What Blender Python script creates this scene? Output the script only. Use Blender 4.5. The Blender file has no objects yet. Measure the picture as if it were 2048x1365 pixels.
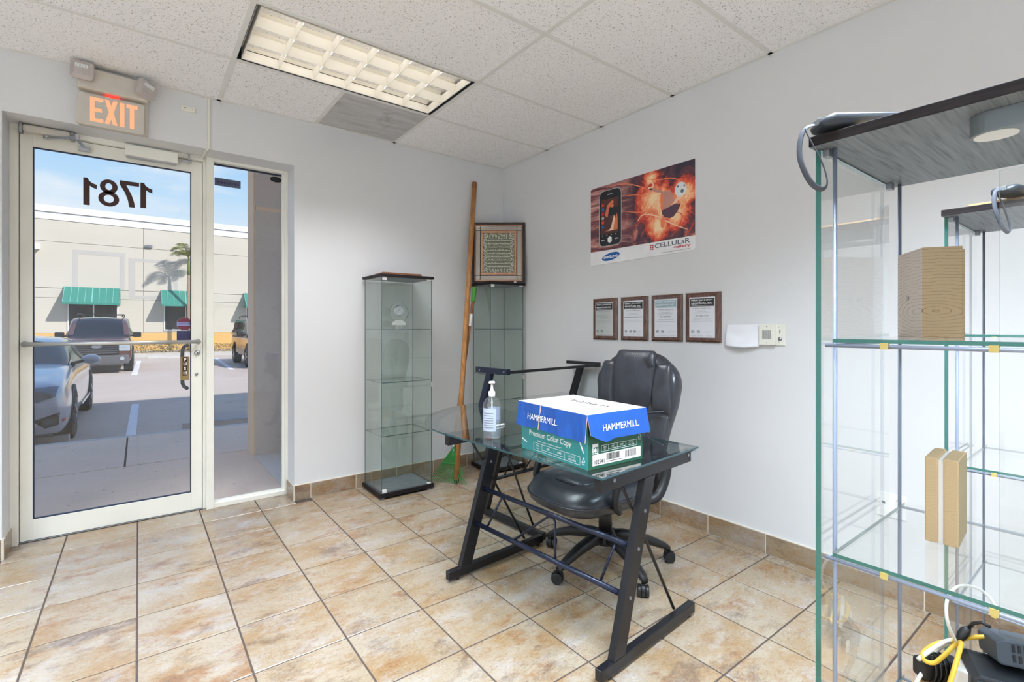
import bpy, math, random
from mathutils import Vector, Matrix
random.seed(7)
sc = bpy.context.scene
col = sc.collection
PI = math.pi
def R(d): return math.radians(d)

# ---------------------------------------------------------------- camera, sky, sun, lamps, exposure
CAMZ = 1.24
cam_d = bpy.data.cameras.new('camera'); cam = bpy.data.objects.new('camera', cam_d); col.objects.link(cam)
cam.location = (0, 0, CAMZ); cam.rotation_euler = (R(90), 0, R(-37.33))
cam_d.sensor_width = 36.0; cam_d.lens = 979.78 / 2048 * 36.0
cam_d.shift_y = -27.7 / 2048; cam_d.clip_start = 0.02; cam_d.clip_end = 300
sc.camera = cam
vs = sc.view_settings
vs.view_transform = 'Standard'; vs.look = 'None'; vs.exposure = 0.0; vs.gamma = 1.0; vs.use_curve_mapping = False
sc.cycles.transparent_max_bounces = 48
sc.cycles.max_bounces = 9; sc.cycles.diffuse_bounces = 5; sc.cycles.glossy_bounces = 4
sc.cycles.transmission_bounces = 6
sc.cycles.caustics_reflective = False; sc.cycles.caustics_refractive = False
sc.cycles.sample_clamp_indirect = 6.0
sc.cycles.use_denoising = True

SUN_STRENGTH = 4.7
SKY_STRENGTH = 1.0
LAMP_POWER = 21.0        # watts of each of the three lamp strips in a troffer

world = bpy.data.worlds.new('sky'); sc.world = world; world.use_nodes = True
wn = world.node_tree; wn.nodes.clear()
def wnode(t, **k):
    n = wn.nodes.new(t)
    for a, b in k.items(): setattr(n, a, b)
    return n
tc = wnode('ShaderNodeTexCoord'); sep = wnode('ShaderNodeSeparateXYZ'); wn.links.new(tc.outputs['Generated'], sep.inputs[0])
grad = wnode('ShaderNodeValToRGB'); wn.links.new(sep.outputs['Z'], grad.inputs[0])
cr = grad.color_ramp
cr.elements[0].position = 0.14; cr.elements[0].color = (0.80, 0.90, 1.0, 1)
cr.elements[1].position = 0.75; cr.elements[1].color = (0.20, 0.38, 0.80, 1)
e = cr.elements.new(0.23); e.color = (0.50, 0.75, 1.0, 1)
e = cr.elements.new(0.36); e.color = (0.31, 0.58, 0.98, 1)
mp = wnode('ShaderNodeMapping'); mp.inputs['Scale'].default_value = (1.6, 1.6, 7.0)
wn.links.new(tc.outputs['Generated'], mp.inputs[0])
nz = wnode('ShaderNodeTexNoise'); nz.inputs['Scale'].default_value = 2.1; nz.inputs['Detail'].default_value = 7
nz.inputs['Roughness'].default_value = 0.55; wn.links.new(mp.outputs[0], nz.inputs['Vector'])
cl = wnode('ShaderNodeValToRGB'); cl.color_ramp.elements[0].position = 0.52; cl.color_ramp.elements[1].position = 0.74
cl.color_ramp.elements[0].color = (0, 0, 0, 1); cl.color_ramp.elements[1].color = (0.85, 0.85, 0.85, 1)
wn.links.new(nz.outputs['Fac'], cl.inputs[0])
mx = wnode('ShaderNodeMix', data_type='RGBA'); wn.links.new(cl.outputs[0], mx.inputs[0])
wn.links.new(grad.outputs[0], mx.inputs[6]); mx.inputs[7].default_value = (0.95, 0.97, 1.0, 1)
bg = wnode('ShaderNodeBackground'); bg.inputs['Strength'].default_value = SKY_STRENGTH
wo = wnode('ShaderNodeOutputWorld'); wn.links.new(mx.outputs[2], bg.inputs[0]); wn.links.new(bg.outputs[0], wo.inputs[0])

sun_d = bpy.data.lights.new('sun', 'SUN'); sun_d.energy = SUN_STRENGTH; sun_d.angle = R(0.6); sun_d.color = (1.0, 0.965, 0.93)
sun = bpy.data.objects.new('sun', sun_d); col.objects.link(sun); sun.location = (20, -20, 30)
sun.rotation_euler = Vector((-0.7, 1.0, -0.9)).to_track_quat('-Z', 'Y').to_euler()

# ---------------------------------------------------------------- materials
MATS = {}
def srgb(r, g, b):
    f = lambda c: (c / 255 / 12.92) if c / 255 <= 0.04045 else ((c / 255 + 0.055) / 1.055) ** 2.4
    return (f(r), f(g), f(b), 1.0)
class NT:
    def __init__(s, name):
        s.m = bpy.data.materials.new(name); s.m.use_nodes = True; s.t = s.m.node_tree
        s.b = s.t.nodes['Principled BSDF']; s.out = s.t.nodes['Material Output']; MATS[name] = s.m
    def n(s, typ, **k):
        n = s.t.nodes.new('ShaderNode' + typ)
        for a, b in k.items(): setattr(n, a, b)
        return n
    def l(s, a, b): s.t.links.new(a, b)
    def coord(s, kind='Object', scale=(1, 1, 1), rot=(0, 0, 0), rand=0.0):
        t = s.n('TexCoord'); mpn = s.n('Mapping'); mpn.inputs['Scale'].default_value = scale
        mpn.inputs['Rotation'].default_value = rot
        if rand:
            oi = s.n('ObjectInfo'); mu = s.n('Math', operation='MULTIPLY'); mu.inputs[1].default_value = rand
            s.l(oi.outputs['Random'], mu.inputs[0]); cb = s.n('CombineXYZ')
            for i in range(3): s.l(mu.outputs[0], cb.inputs[i])
            s.l(cb.outputs[0], mpn.inputs['Location'])
        s.l(t.outputs[kind], mpn.inputs['Vector']); return mpn.outputs[0]
    def noise(s, vec, scale, detail=4, rough=0.5, dist=0.0):
        n = s.n('TexNoise'); n.inputs['Scale'].default_value = scale; n.inputs['Detail'].default_value = detail
        n.inputs['Roughness'].default_value = rough; n.inputs['Distortion'].default_value = dist
        if vec is not None: s.l(vec, n.inputs['Vector'])
        return n.outputs['Fac']
    def ramp(s, fac, stops, interp='LINEAR'):
        r = s.n('ValToRGB'); r.color_ramp.interpolation = interp
        while len(r.color_ramp.elements) < len(stops): r.color_ramp.elements.new(0.5)
        for e_, (p, c) in zip(r.color_ramp.elements, stops): e_.position = p; e_.color = c
        s.l(fac, r.inputs[0]); return r.outputs[0]
    def mix(s, fac, a, b, blend='MIX'):
        m = s.n('Mix', data_type='RGBA', blend_type=blend)
        for sock, v in ((m.inputs[0], fac), (m.inputs[6], a), (m.inputs[7], b)):
            if hasattr(v, 'links'): s.l(v, sock)
            else: sock.default_value = v
        return m.outputs[2]
    def math(s, op, a, b=None, c=None):
        m = s.n('Math', operation=op)
        for sock, v in zip(m.inputs, (a, b, c)):
            if v is None: continue
            if hasattr(v, 'links'): s.l(v, sock)
            else: sock.default_value = v
        return m.outputs[0]
    def bump(s, h, strength=0.2, dist=0.002):
        b = s.n('Bump'); b.inputs['Strength'].default_value = strength; b.inputs['Distance'].default_value = dist
        s.l(h, b.inputs['Height']); s.l(b.outputs[0], s.b.inputs['Normal'])
    def color(s, c):
        if hasattr(c, 'links'): s.l(c, s.b.inputs['Base Color'])
        else: s.b.inputs['Base Color'].default_value = c
    def set(s, rough=None, metal=None, spec=None, coat=None):
        if rough is not None: s.b.inputs['Roughness'].default_value = rough
        if metal is not None: s.b.inputs['Metallic'].default_value = metal
        if spec is not None: s.b.inputs['Specular IOR Level'].default_value = spec
        if coat is not None: s.b.inputs['Coat Weight'].default_value = coat; s.b.inputs['Coat Roughness'].default_value = 0.08

def plain(name, c, rough=0.5, metal=0.0, var=0.06, scale=8.0, bump=0.0, bscale=60, coat=None, spec=None):
    m = NT(name); v = m.coord('Object')
    f = m.noise(v, scale, 3)
    dark = tuple(x * (1 - var) for x in c[:3]) + (1,); light = tuple(min(1, x * (1 + var)) for x in c[:3]) + (1,)
    m.color(m.ramp(f, [(0.3, dark), (0.7, light)])); m.set(rough, metal, spec, coat)
    if bump: m.bump(m.noise(v, bscale, 3), bump, 0.002)
    return m.m
def emis(name, c, strength):
    m = NT(name); m.color((0, 0, 0, 1)); m.b.inputs['Emission Color'].default_value = c; m.b.inputs['Emission Strength'].default_value = strength
    return m.m
def glass(name, tint, refl=1.0, rough=0.0, fog=0.0, fogc=(1, 1, 1, 1)):
    """thin pane: transparent with a Schlick reflection that is the same from both sides"""
    m = NT(name); t = m.t; t.nodes.remove(m.b)
    tr = m.n('BsdfTransparent'); tr.inputs[0].default_value = tint
    gl = m.n('BsdfGlossy'); gl.inputs['Roughness'].default_value = rough; gl.inputs['Color'].default_value = (1, 1, 1, 1)
    lw = m.n('LayerWeight'); lw.inputs[0].default_value = 0.5
    p = m.math('POWER', lw.outputs['Facing'], 5.0); f = m.math('MULTIPLY_ADD', p, 0.96 * refl, 0.04 * refl)
    mixs = m.n('MixShader'); m.l(f, mixs.inputs[0]); m.l(tr.outputs[0], mixs.inputs[1]); m.l(gl.outputs[0], mixs.inputs[2])
    last = mixs.outputs[0]
    if fog:
        df = m.n('BsdfDiffuse'); df.inputs[0].default_value = fogc
        m2 = m.n('MixShader'); m2.inputs[0].default_value = fog; m.l(last, m2.inputs[1]); m.l(df.outputs[0], m2.inputs[2]); last = m2.outputs[0]
    m.l(last, m.out.inputs[0]); return m.m

# -- room
m = NT('wall_paint'); v = m.coord('Object')
f = m.noise(v, 0.9, 3); m.color(m.ramp(f, [(0.3, srgb(218, 220, 223)), (0.7, srgb(224, 225, 227))])); m.set(0.55)
m.bump(m.noise(v, 180, 2), 0.08, 0.001)
m = NT('ceiling_board'); v = m.coord('Object', rand=9.0)
a = m.noise(v, 105, 2, 0.6); b_ = m.noise(v, 230, 1, 0.5)
sp = m.ramp(a, [(0.345, (0.50, 0.50, 0.50, 1)), (0.38, (1, 1, 1, 1))]); sp2 = m.ramp(b_, [(0.30, (0.5, 0.5, 0.5, 1)), (0.34, (1, 1, 1, 1))])
m.color(m.mix(1.0, m.mix(1.0, srgb(248, 248, 250), sp, 'MULTIPLY'), sp2, 'MULTIPLY')); m.set(0.9); m.bump(a, 0.3, 0.002)
m = NT('stained_board'); v = m.coord('Object', scale=(1, 1, 1))
a = m.noise(m.coord('Object', scale=(1.2, 7, 1)), 3.5, 5, 0.6); b_ = m.noise(v, 4.5, 6, 0.7)
m.color(m.mix(m.ramp(b_, [(0.58, (0, 0, 0, 1)), (0.68, (0.55, 0.55, 0.55, 1))]), m.ramp(a, [(0.3, srgb(176, 176, 176)), (0.7, srgb(206, 206, 208))]), srgb(120, 115, 108))); m.set(0.85)
plain('white_enamel', srgb(228, 228, 226), 0.4, 0, 0.03)
plain('lamp_reflector', srgb(242, 238, 228), 0.35, 0, 0.02)
plain('dark_gap', srgb(40, 46, 56), 0.6)
emis('tube_glow', (1.0, 0.95, 0.86, 1), 7.5); emis('tube_dim', (0.92, 0.96, 1.0, 1), 0.8)

def stone(name, tint=1.0, r=37.0):
    """mottled ceramic: cream ground with tan, rust, grey and dark brown clouds and a fine speckle; each tile its own cut"""
    m = NT(name); v = m.coord('Object', scale=(0.85, 1.35, 1.0), rand=r); o_ = lambda x: m.coord('Object', scale=(0.85, 1.35, 1.0), rand=r * x)
    fine = m.noise(v, 85, 4, 0.8); mid = m.noise(v, 24, 6, 0.8)
    def cloud(k, sc, lo, hi, amt):
        n = m.math('ADD', m.noise(o_(k), sc, 8, 0.72, 0.15), m.math('MULTIPLY', m.math('SUBTRACT', mid, 0.5), 0.28))
        return m.ramp(n, [(lo, (0, 0, 0, 1)), (hi, (amt, amt, amt, 1))])
    k = m.ramp(m.noise(v, 3.5, 6, 0.6), [(0.35, srgb(176, 162, 140)), (0.65, srgb(188, 180, 166))])
    k = m.mix(cloud(1.3, 3.8, 0.46, 0.60, 0.85), k, srgb(170, 142, 104))
    k = m.mix(cloud(2.1, 4.6, 0.54, 0.66, 0.75), k, srgb(158, 112, 68))
    k = m.mix(cloud(0.7, 5.0, 0.54, 0.66, 0.75), k, srgb(190, 188, 190))
    k = m.mix(cloud(1.7, 4.2, 0.54, 0.68, 0.70), k, srgb(112, 94, 86))
    k = m.mix(m.ramp(fine, [(0.33, (0.55, 0.55, 0.55, 1)), (0.45, (0, 0, 0, 1))]), k, srgb(124, 98, 76))
    k = m.mix(m.ramp(fine, [(0.56, (0, 0, 0, 1)), (0.68, (0.4, 0.4, 0.4, 1))]), k, srgb(204, 196, 184))
    k = m.mix(1.0, k, (0.76, 0.70, 0.64, 1), 'MULTIPLY')
    if tint != 1.0: k = m.mix(1.0, k, (tint, tint * 0.97, tint * 0.95, 1), 'MULTIPLY')
    m.color(k); m.set(0.27, spec=0.85); m.bump(fine, 0.08, 0.0006)
    m.l(m.math('MULTIPLY_ADD', mid, 0.22, 0.14), m.b.inputs['Roughness'])
    return m.m
stone('floor_stone'); stone('base_stone', 0.92)
plain('grout_dark', srgb(80, 68, 62), 0.9, 0, 0.1, 30)
plain('grout_light', srgb(214, 205, 190), 0.9, 0, 0.06, 30)
plain('frame_paint', srgb(240, 240, 232), 0.35, 0, 0.03, 5)
plain('frame_shadow', srgb(86, 88, 92), 0.5)
plain('gasket', srgb(28, 38, 64), 0.45)
plain('steel', srgb(190, 192, 196), 0.28, 1.0, 0.04)
plain('dull_steel', srgb(150, 152, 158), 0.4, 0.9, 0.05)
plain('push_bar_metal', srgb(200, 200, 196), 0.3, 0.7, 0.03)
plain('number_vinyl', srgb(58, 30, 26), 0.6)
glass('door_glass', (0.985, 0.988, 0.988, 1), 0.6)
glass('cabinet_glass', (0.945, 0.966, 0.956, 1), 1.0)
glass('shelf_glass', (0.93, 0.965, 0.95, 1), 1.0)
glass('clear_glass', (0.982, 0.99, 0.986, 1), 1.0, fog=0.012)
glass('desk_glass', (0.80, 0.87, 0.88, 1), 1.6)
m = NT('glass_edge'); m.color(srgb(46, 108, 98)); m.set(0.12); m.b.inputs['Transmission Weight'].default_value = 0.25
m = NT('glass_edge_dark'); m.color(srgb(52, 84, 92)); m.set(0.12)
# -- ebony board with fine grain
m = NT('ebony_board'); v = m.coord('Object', scale=(12, 1, 12)); f = m.noise(v, 14, 5, 0.65)
m.color(m.ramp(f, [(0.3, srgb(26, 22, 23)), (0.7, srgb(48, 42, 43))])); m.set(0.6, spec=0.15); m.bump(f, 0.15, 0.0006)
m = NT('grey_oak'); v = m.coord('Object', scale=(1.2, 26, 26)); f = m.noise(v, 5, 6, 0.6, 0.8)
m.color(m.ramp(f, [(0.34, srgb(84, 92, 100)), (0.48, srgb(114, 122, 130)), (0.7, srgb(132, 140, 148))])); m.set(0.5); m.bump(f, 0.3, 0.001)
m = NT('wood_brown'); v = m.coord('Object', scale=(1.5, 14, 14)); f = m.noise(v, 10, 5, 0.6, 0.6)
m.color(m.ramp(f, [(0.3, srgb(96, 60, 38)), (0.7, srgb(150, 100, 66))])); m.set(0.4)
m = NT('walnut_plaque'); v = m.coord('Object', scale=(9, 9, 1.2), rand=11); f = m.noise(v, 9, 6, 0.65, 1.0)
m.color(m.ramp(f, [(0.32, srgb(54, 30, 24)), (0.5, srgb(92, 56, 42)), (0.7, srgb(122, 78, 58))])); m.set(0.22, coat=0.6)
m = NT('handle_wood'); v = m.coord('Object', scale=(8, 8, 0.7)); f = m.noise(v, 7, 5, 0.6, 0.7)
m.color(m.ramp(f, [(0.3, srgb(150, 98, 52)), (0.55, srgb(190, 134, 78)), (0.75, srgb(206, 156, 98))])); m.set(0.45)
m = NT('handle_wood_dark'); v = m.coord('Object', scale=(8, 8, 0.7)); f = m.noise(v, 7, 5, 0.6, 0.7)
m.color(m.ramp(f, [(0.3, srgb(120, 74, 44)), (0.75, srgb(168, 116, 76))])); m.set(0.5)
plain('rake_green', srgb(48, 126, 60), 0.4, 0, 0.1); plain('grip_green', srgb(74, 158, 56), 0.5)
plain('white_plastic', srgb(236, 236, 234), 0.35, 0, 0.02); plain('cream_plastic', srgb(232, 231, 220), 0.4, 0, 0.02)
plain('aged_plastic', srgb(204, 198, 188), 0.45, 0, 0.05, 12)
plain('black_metal', srgb(30, 30, 34), 0.32, 0.25, 0.1); plain('black_plastic', srgb(26, 26, 29), 0.45)
plain('dark_slot', srgb(22, 22, 26), 0.7)
m = NT('black_leather'); v = m.coord('Object'); f = m.noise(v, 190, 3, 0.6); w = m.noise(v, 9, 4, 0.6, 0.8)
m.color(m.ramp(w, [(0.3, srgb(36, 38, 45)), (0.7, srgb(56, 59, 68))])); m.set(0.29, spec=0.7)
ht = m.math('ADD', m.math('MULTIPLY', f, 0.3), w); m.bump(ht, 0.3, 0.004)
m = NT('ribbed_leather'); v = m.coord('Object'); wv = m.n('TexWave'); wv.wave_type = 'BANDS'; wv.bands_direction = 'Y'
wv.inputs['Scale'].default_value = 26; wv.inputs['Distortion'].default_value = 0.4; m.l(v, wv.inputs['Vector'])
m.color(m.ramp(m.noise(v, 9, 4), [(0.3, srgb(38, 40, 47)), (0.7, srgb(58, 61, 70))])); m.set(0.36, spec=0.6); m.bump(wv.outputs['Fac'], 0.25, 0.0015)
plain('seam_piping', srgb(84, 86, 92), 0.5)
plain('navy_bar', srgb(29, 36, 58), 0.3, 0.3, 0.08)
plain('carton_blue', srgb(24, 84, 172), 0.5, 0, 0.08, 14, 0.15, 30); plain('carton_teal', srgb(46, 144, 146), 0.5, 0, 0.06, 10)
plain('carton_green', srgb(30, 92, 70), 0.5, 0, 0.08, 10); plain('carton_white', srgb(238, 230, 224), 0.6, 0, 0.02)
plain('print_white', srgb(240, 244, 246), 0.6, 0, 0.01); plain('print_black', srgb(32, 34, 38), 0.6, 0, 0.02)
plain('print_grey', srgb(120, 122, 126), 0.6, 0, 0.02); plain('print_red', srgb(196, 40, 62), 0.5, 0, 0.02)
plain('print_blue', srgb(18, 92, 170), 0.5, 0, 0.02); plain('carton_inside', srgb(196, 168, 150), 0.7)
plain('paper', srgb(236, 237, 243), 0.7, 0, 0.02, 12, 0.3, 14)
plain('plaque_steel', srgb(205, 205, 204), 0.22, 0.55, 0.03, 4); plain('plaque_white', srgb(228, 230, 236), 0.25, 0.25, 0.02, 4)
plain('copper', srgb(196, 150, 122), 0.38, 0.6, 0.15, 20); plain('mahogany', srgb(44, 24, 26), 0.35, 0, 0.15, 20)
m = NT('smoked_mirror'); m.color(srgb(170, 166, 162)); m.set(0.12, 0.85)
m = NT('embossed_silver'); v = m.coord('Object'); vo = m.n('TexVoronoi'); vo.feature = 'DISTANCE_TO_EDGE'; vo.inputs['Scale'].default_value = 62; m.l(v, vo.inputs['Vector'])
k = m.math('ADD', m.math('MULTIPLY', vo.outputs['Distance'], 1.6), m.math('MULTIPLY', m.noise(v, 110, 3), 0.35))
m.color(m.ramp(k, [(0.26, srgb(228, 232, 214)), (0.40, srgb(90, 96, 82)), (0.62, srgb(54, 60, 52))])); m.set(0.35, 0.7); m.bump(k, 0.8, 0.003)
m = NT('embossed_script'); v = m.coord('Object', scale=(1, 1, 1)); k = m.noise(v, 85, 4, 0.7, 2.0)
m.color(m.ramp(k, [(0.44, srgb(60, 64, 56)), (0.54, srgb(218, 220, 200))])); m.set(0.35, 0.6); m.bump(k, 0.7, 0.002)
glass('bottle_plastic', (0.96, 0.975, 0.985, 1), 1.3, fog=0.03); glass('sanitizer_gel', (0.90, 0.95, 0.985, 1), 1.2, fog=0.10, fogc=(0.85, 0.92, 1, 1))
plain('bottle_label', srgb(196, 208, 236), 0.5)
plain('grey_print', srgb(88, 96, 112), 0.35, 0.3)
m = NT('crystal'); m.color((1, 1, 1, 1)); m.set(0.02); m.b.inputs['Transmission Weight'].default_value = 0.9
plain('clock_face', srgb(206, 212, 218), 0.25, 0.5, 0.2, 40)
# -- electronics & carton in the near cabinet
def woodprint(name, c0, c1, freq, cz=0.045, thick=0.16):
    """printed grain: contour lines that run level and close into arches near z = cz"""
    m = NT(name); t_ = m.n('TexCoord'); sp_ = m.n('SeparateXYZ'); m.l(t_.outputs['Object'], sp_.inputs[0])
    u = m.math('MULTIPLY', m.math('ADD', m.math('SUBTRACT', sp_.outputs[0], sp_.outputs[1]), -0.02), 0.30)
    z = m.math('SUBTRACT', sp_.outputs[2], cz); wob = m.math('MULTIPLY', m.math('SUBTRACT', m.noise(m.coord('Object'), 26, 3), 0.5), 0.010)
    r = m.math('ADD', m.math('SQRT', m.math('ADD', m.math('MULTIPLY', u, u), m.math('MULTIPLY', z, z))), wob)
    s_ = m.math('ABSOLUTE', m.math('SINE', m.math('MULTIPLY', r, freq)))
    vary = m.math('MULTIPLY', m.noise(m.coord('Object', scale=(.3, .3, 1)), 45, 2), thick * 1.7)
    ln = m.math('LESS_THAN', s_, vary); m.color(m.mix(ln, c0, c1)); m.set(0.7); return m.m
woodprint('wood_print_tan', srgb(190, 168, 134), srgb(142, 112, 88), 560); woodprint('wood_print_fine', srgb(202, 178, 140), srgb(190, 162, 124), 800)
woodprint('wood_print_lit', srgb(220, 212, 206), srgb(172, 146, 132), 560)  # tan print made paler: reflected light put into the colour of one face
plain('kraft_side', srgb(168, 150, 116), 0.7); plain('device_grey', srgb(62, 70, 80), 0.5, 0, 0.06); plain('device_dark', srgb(40, 44, 50), 0.5)
plain('handheld_slate', srgb(42, 49, 58), 0.45, 0.0, 0.05); plain('strap_grey', srgb(70, 74, 84), 0.7)
plain('cable_yellow', srgb(232, 190, 66), 0.45); plain('cable_white', srgb(232, 234, 232), 0.45); plain('cable_black', srgb(30, 30, 32), 0.45)
plain('bumper_yellow', srgb(196, 176, 104), 0.5); plain('rod_steel', srgb(142, 152, 172), 0.35, 0.35, 0.04)
plain('puck_grey', srgb(120, 128, 134), 0.4, 0.3); plain('puck_lens', srgb(228, 230, 230), 0.4); plain('envelope', srgb(198, 160, 110), 0.7)
# -- outside
def ground(name, c0, c1, sc1, sc2=40, rough=0.85, spots=None):
    m = NT(name); v = m.coord('Object'); a = m.noise(v, sc1, 6, 0.65); b = m.noise(v, sc2, 3, 0.7)
    k = m.mix(0.5, m.ramp(a, [(0.3, c0), (0.7, c1)]), m.ramp(b, [(0.3, c0), (0.7, c1)]))
    if spots: k = m.mix(m.ramp(m.noise(v, 2.4, 5, 0.7), [(0.62, (0, 0, 0, 1)), (0.74, (0.7, 0.7, 0.7, 1))]), k, spots)
    m.color(k); m.set(rough); m.bump(b, 0.3, 0.003); return m.m
ground('walk_concrete', srgb(214, 190, 170), srgb(230, 206, 186), 1.3); ground('walk_joint', srgb(78, 70, 68), srgb(90, 82, 80), 3)
ground('asphalt', srgb(184, 168, 154), srgb(206, 190, 176), 0.35, 26, spots=srgb(144, 133, 122)); ground('road_paint', srgb(224, 222, 224), srgb(240, 238, 240), 6)
ground('curb_concrete', srgb(176, 172, 168), srgb(200, 196, 190), 3)
ground('stucco_brown', srgb(196, 186, 176), srgb(216, 206, 196), 0.6, 70); ground('stucco_tan', srgb(224, 196, 166), srgb(238, 212, 184), 0.8, 70)
ground('facade_cream', srgb(194, 188, 174), srgb(203, 197, 184), 0.2, 30); ground('facade_white', srgb(222, 224, 226), srgb(232, 234, 236), 0.3)
ground('facade_yellow', srgb(214, 168, 100), srgb(222, 178, 110), 0.5); plain('facade_joint', srgb(138, 130, 118), 0.9)
ground('reflection_grey', srgb(180, 176, 170), srgb(190, 186, 180), 1.2)
plain('awning_teal', srgb(60, 138, 122), 0.5, 0.1, 0.05, 3); plain('awning_seam', srgb(120, 190, 174), 0.5, 0.1)
m = NT('tinted_window'); m.color(m.ramp(m.noise(m.coord('Object'), 5, 6, 0.8), [(0.35, srgb(36, 32, 30)), (0.7, srgb(70, 62, 56))])); m.set(0.08)
plain('palm_trunk', srgb(150, 128, 108), 0.85, 0, 0.25, 14); plain('palm_leaf', srgb(112, 116, 52), 0.6, 0, 0.35, 3); plain('palm_sheath', srgb(112, 128, 70), 0.6)
plain('hedge_leaf', srgb(116, 110, 62), 0.7, 0, 0.45, 6); plain('hedge_leaf_dry', srgb(172, 138, 78), 0.7, 0, 0.3, 6); plain('mulch', srgb(196, 178, 150), 0.9, 0, 0.2, 6)
plain('car_silver', srgb(176, 178, 188), 0.28, 0.30, 0.02, 2, coat=1.0); plain('car_maroon', srgb(108, 78, 70), 0.25, 0.4, 0.03, 2, coat=1.0)
plain('car_red', srgb(140, 34, 34), 0.25, 0.3, 0.03, 2, coat=1.0); plain('car_grey_trim', srgb(86, 86, 90), 0.55); plain('car_beige_trim', srgb(176, 160, 140), 0.4, 0.2)
plain('car_glass', srgb(22, 28, 36), 0.16, 0.0, 0.1, 3, spec=0.7); plain('tyre', srgb(30, 30, 32), 0.8); plain('alloy', srgb(170, 172, 178), 0.3, 0.9)
plain('lamp_lens', srgb(196, 206, 214), 0.08, 0.4, 0.15, 20, coat=1.0); plain('headlamp_dark', srgb(84, 88, 94), 0.1, 0.5, 0.3, 16, coat=1.0); plain('amber', srgb(190, 78, 40), 0.3)
plain('sticker_red', srgb(110, 46, 66), 0.5); plain('sticker_blue', srgb(140, 150, 200), 0.5); plain('sticker_navy', srgb(56, 54, 92), 0.5); plain('sticker_grey', srgb(84, 92, 114), 0.5)
plain('gold_film', srgb(150, 128, 84), 0.4, 0.3); emis('exit_glow', (1.0, 0.42, 0.22, 1), 1.15); emis('exit_red', (1.0, 0.03, 0.02, 1), 2.5)
glass('lens_clear', (0.93, 0.90, 0.92, 1), 1.5, rough=0.15, fog=0.30, fogc=(0.9, 0.85, 0.86, 1))

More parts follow.
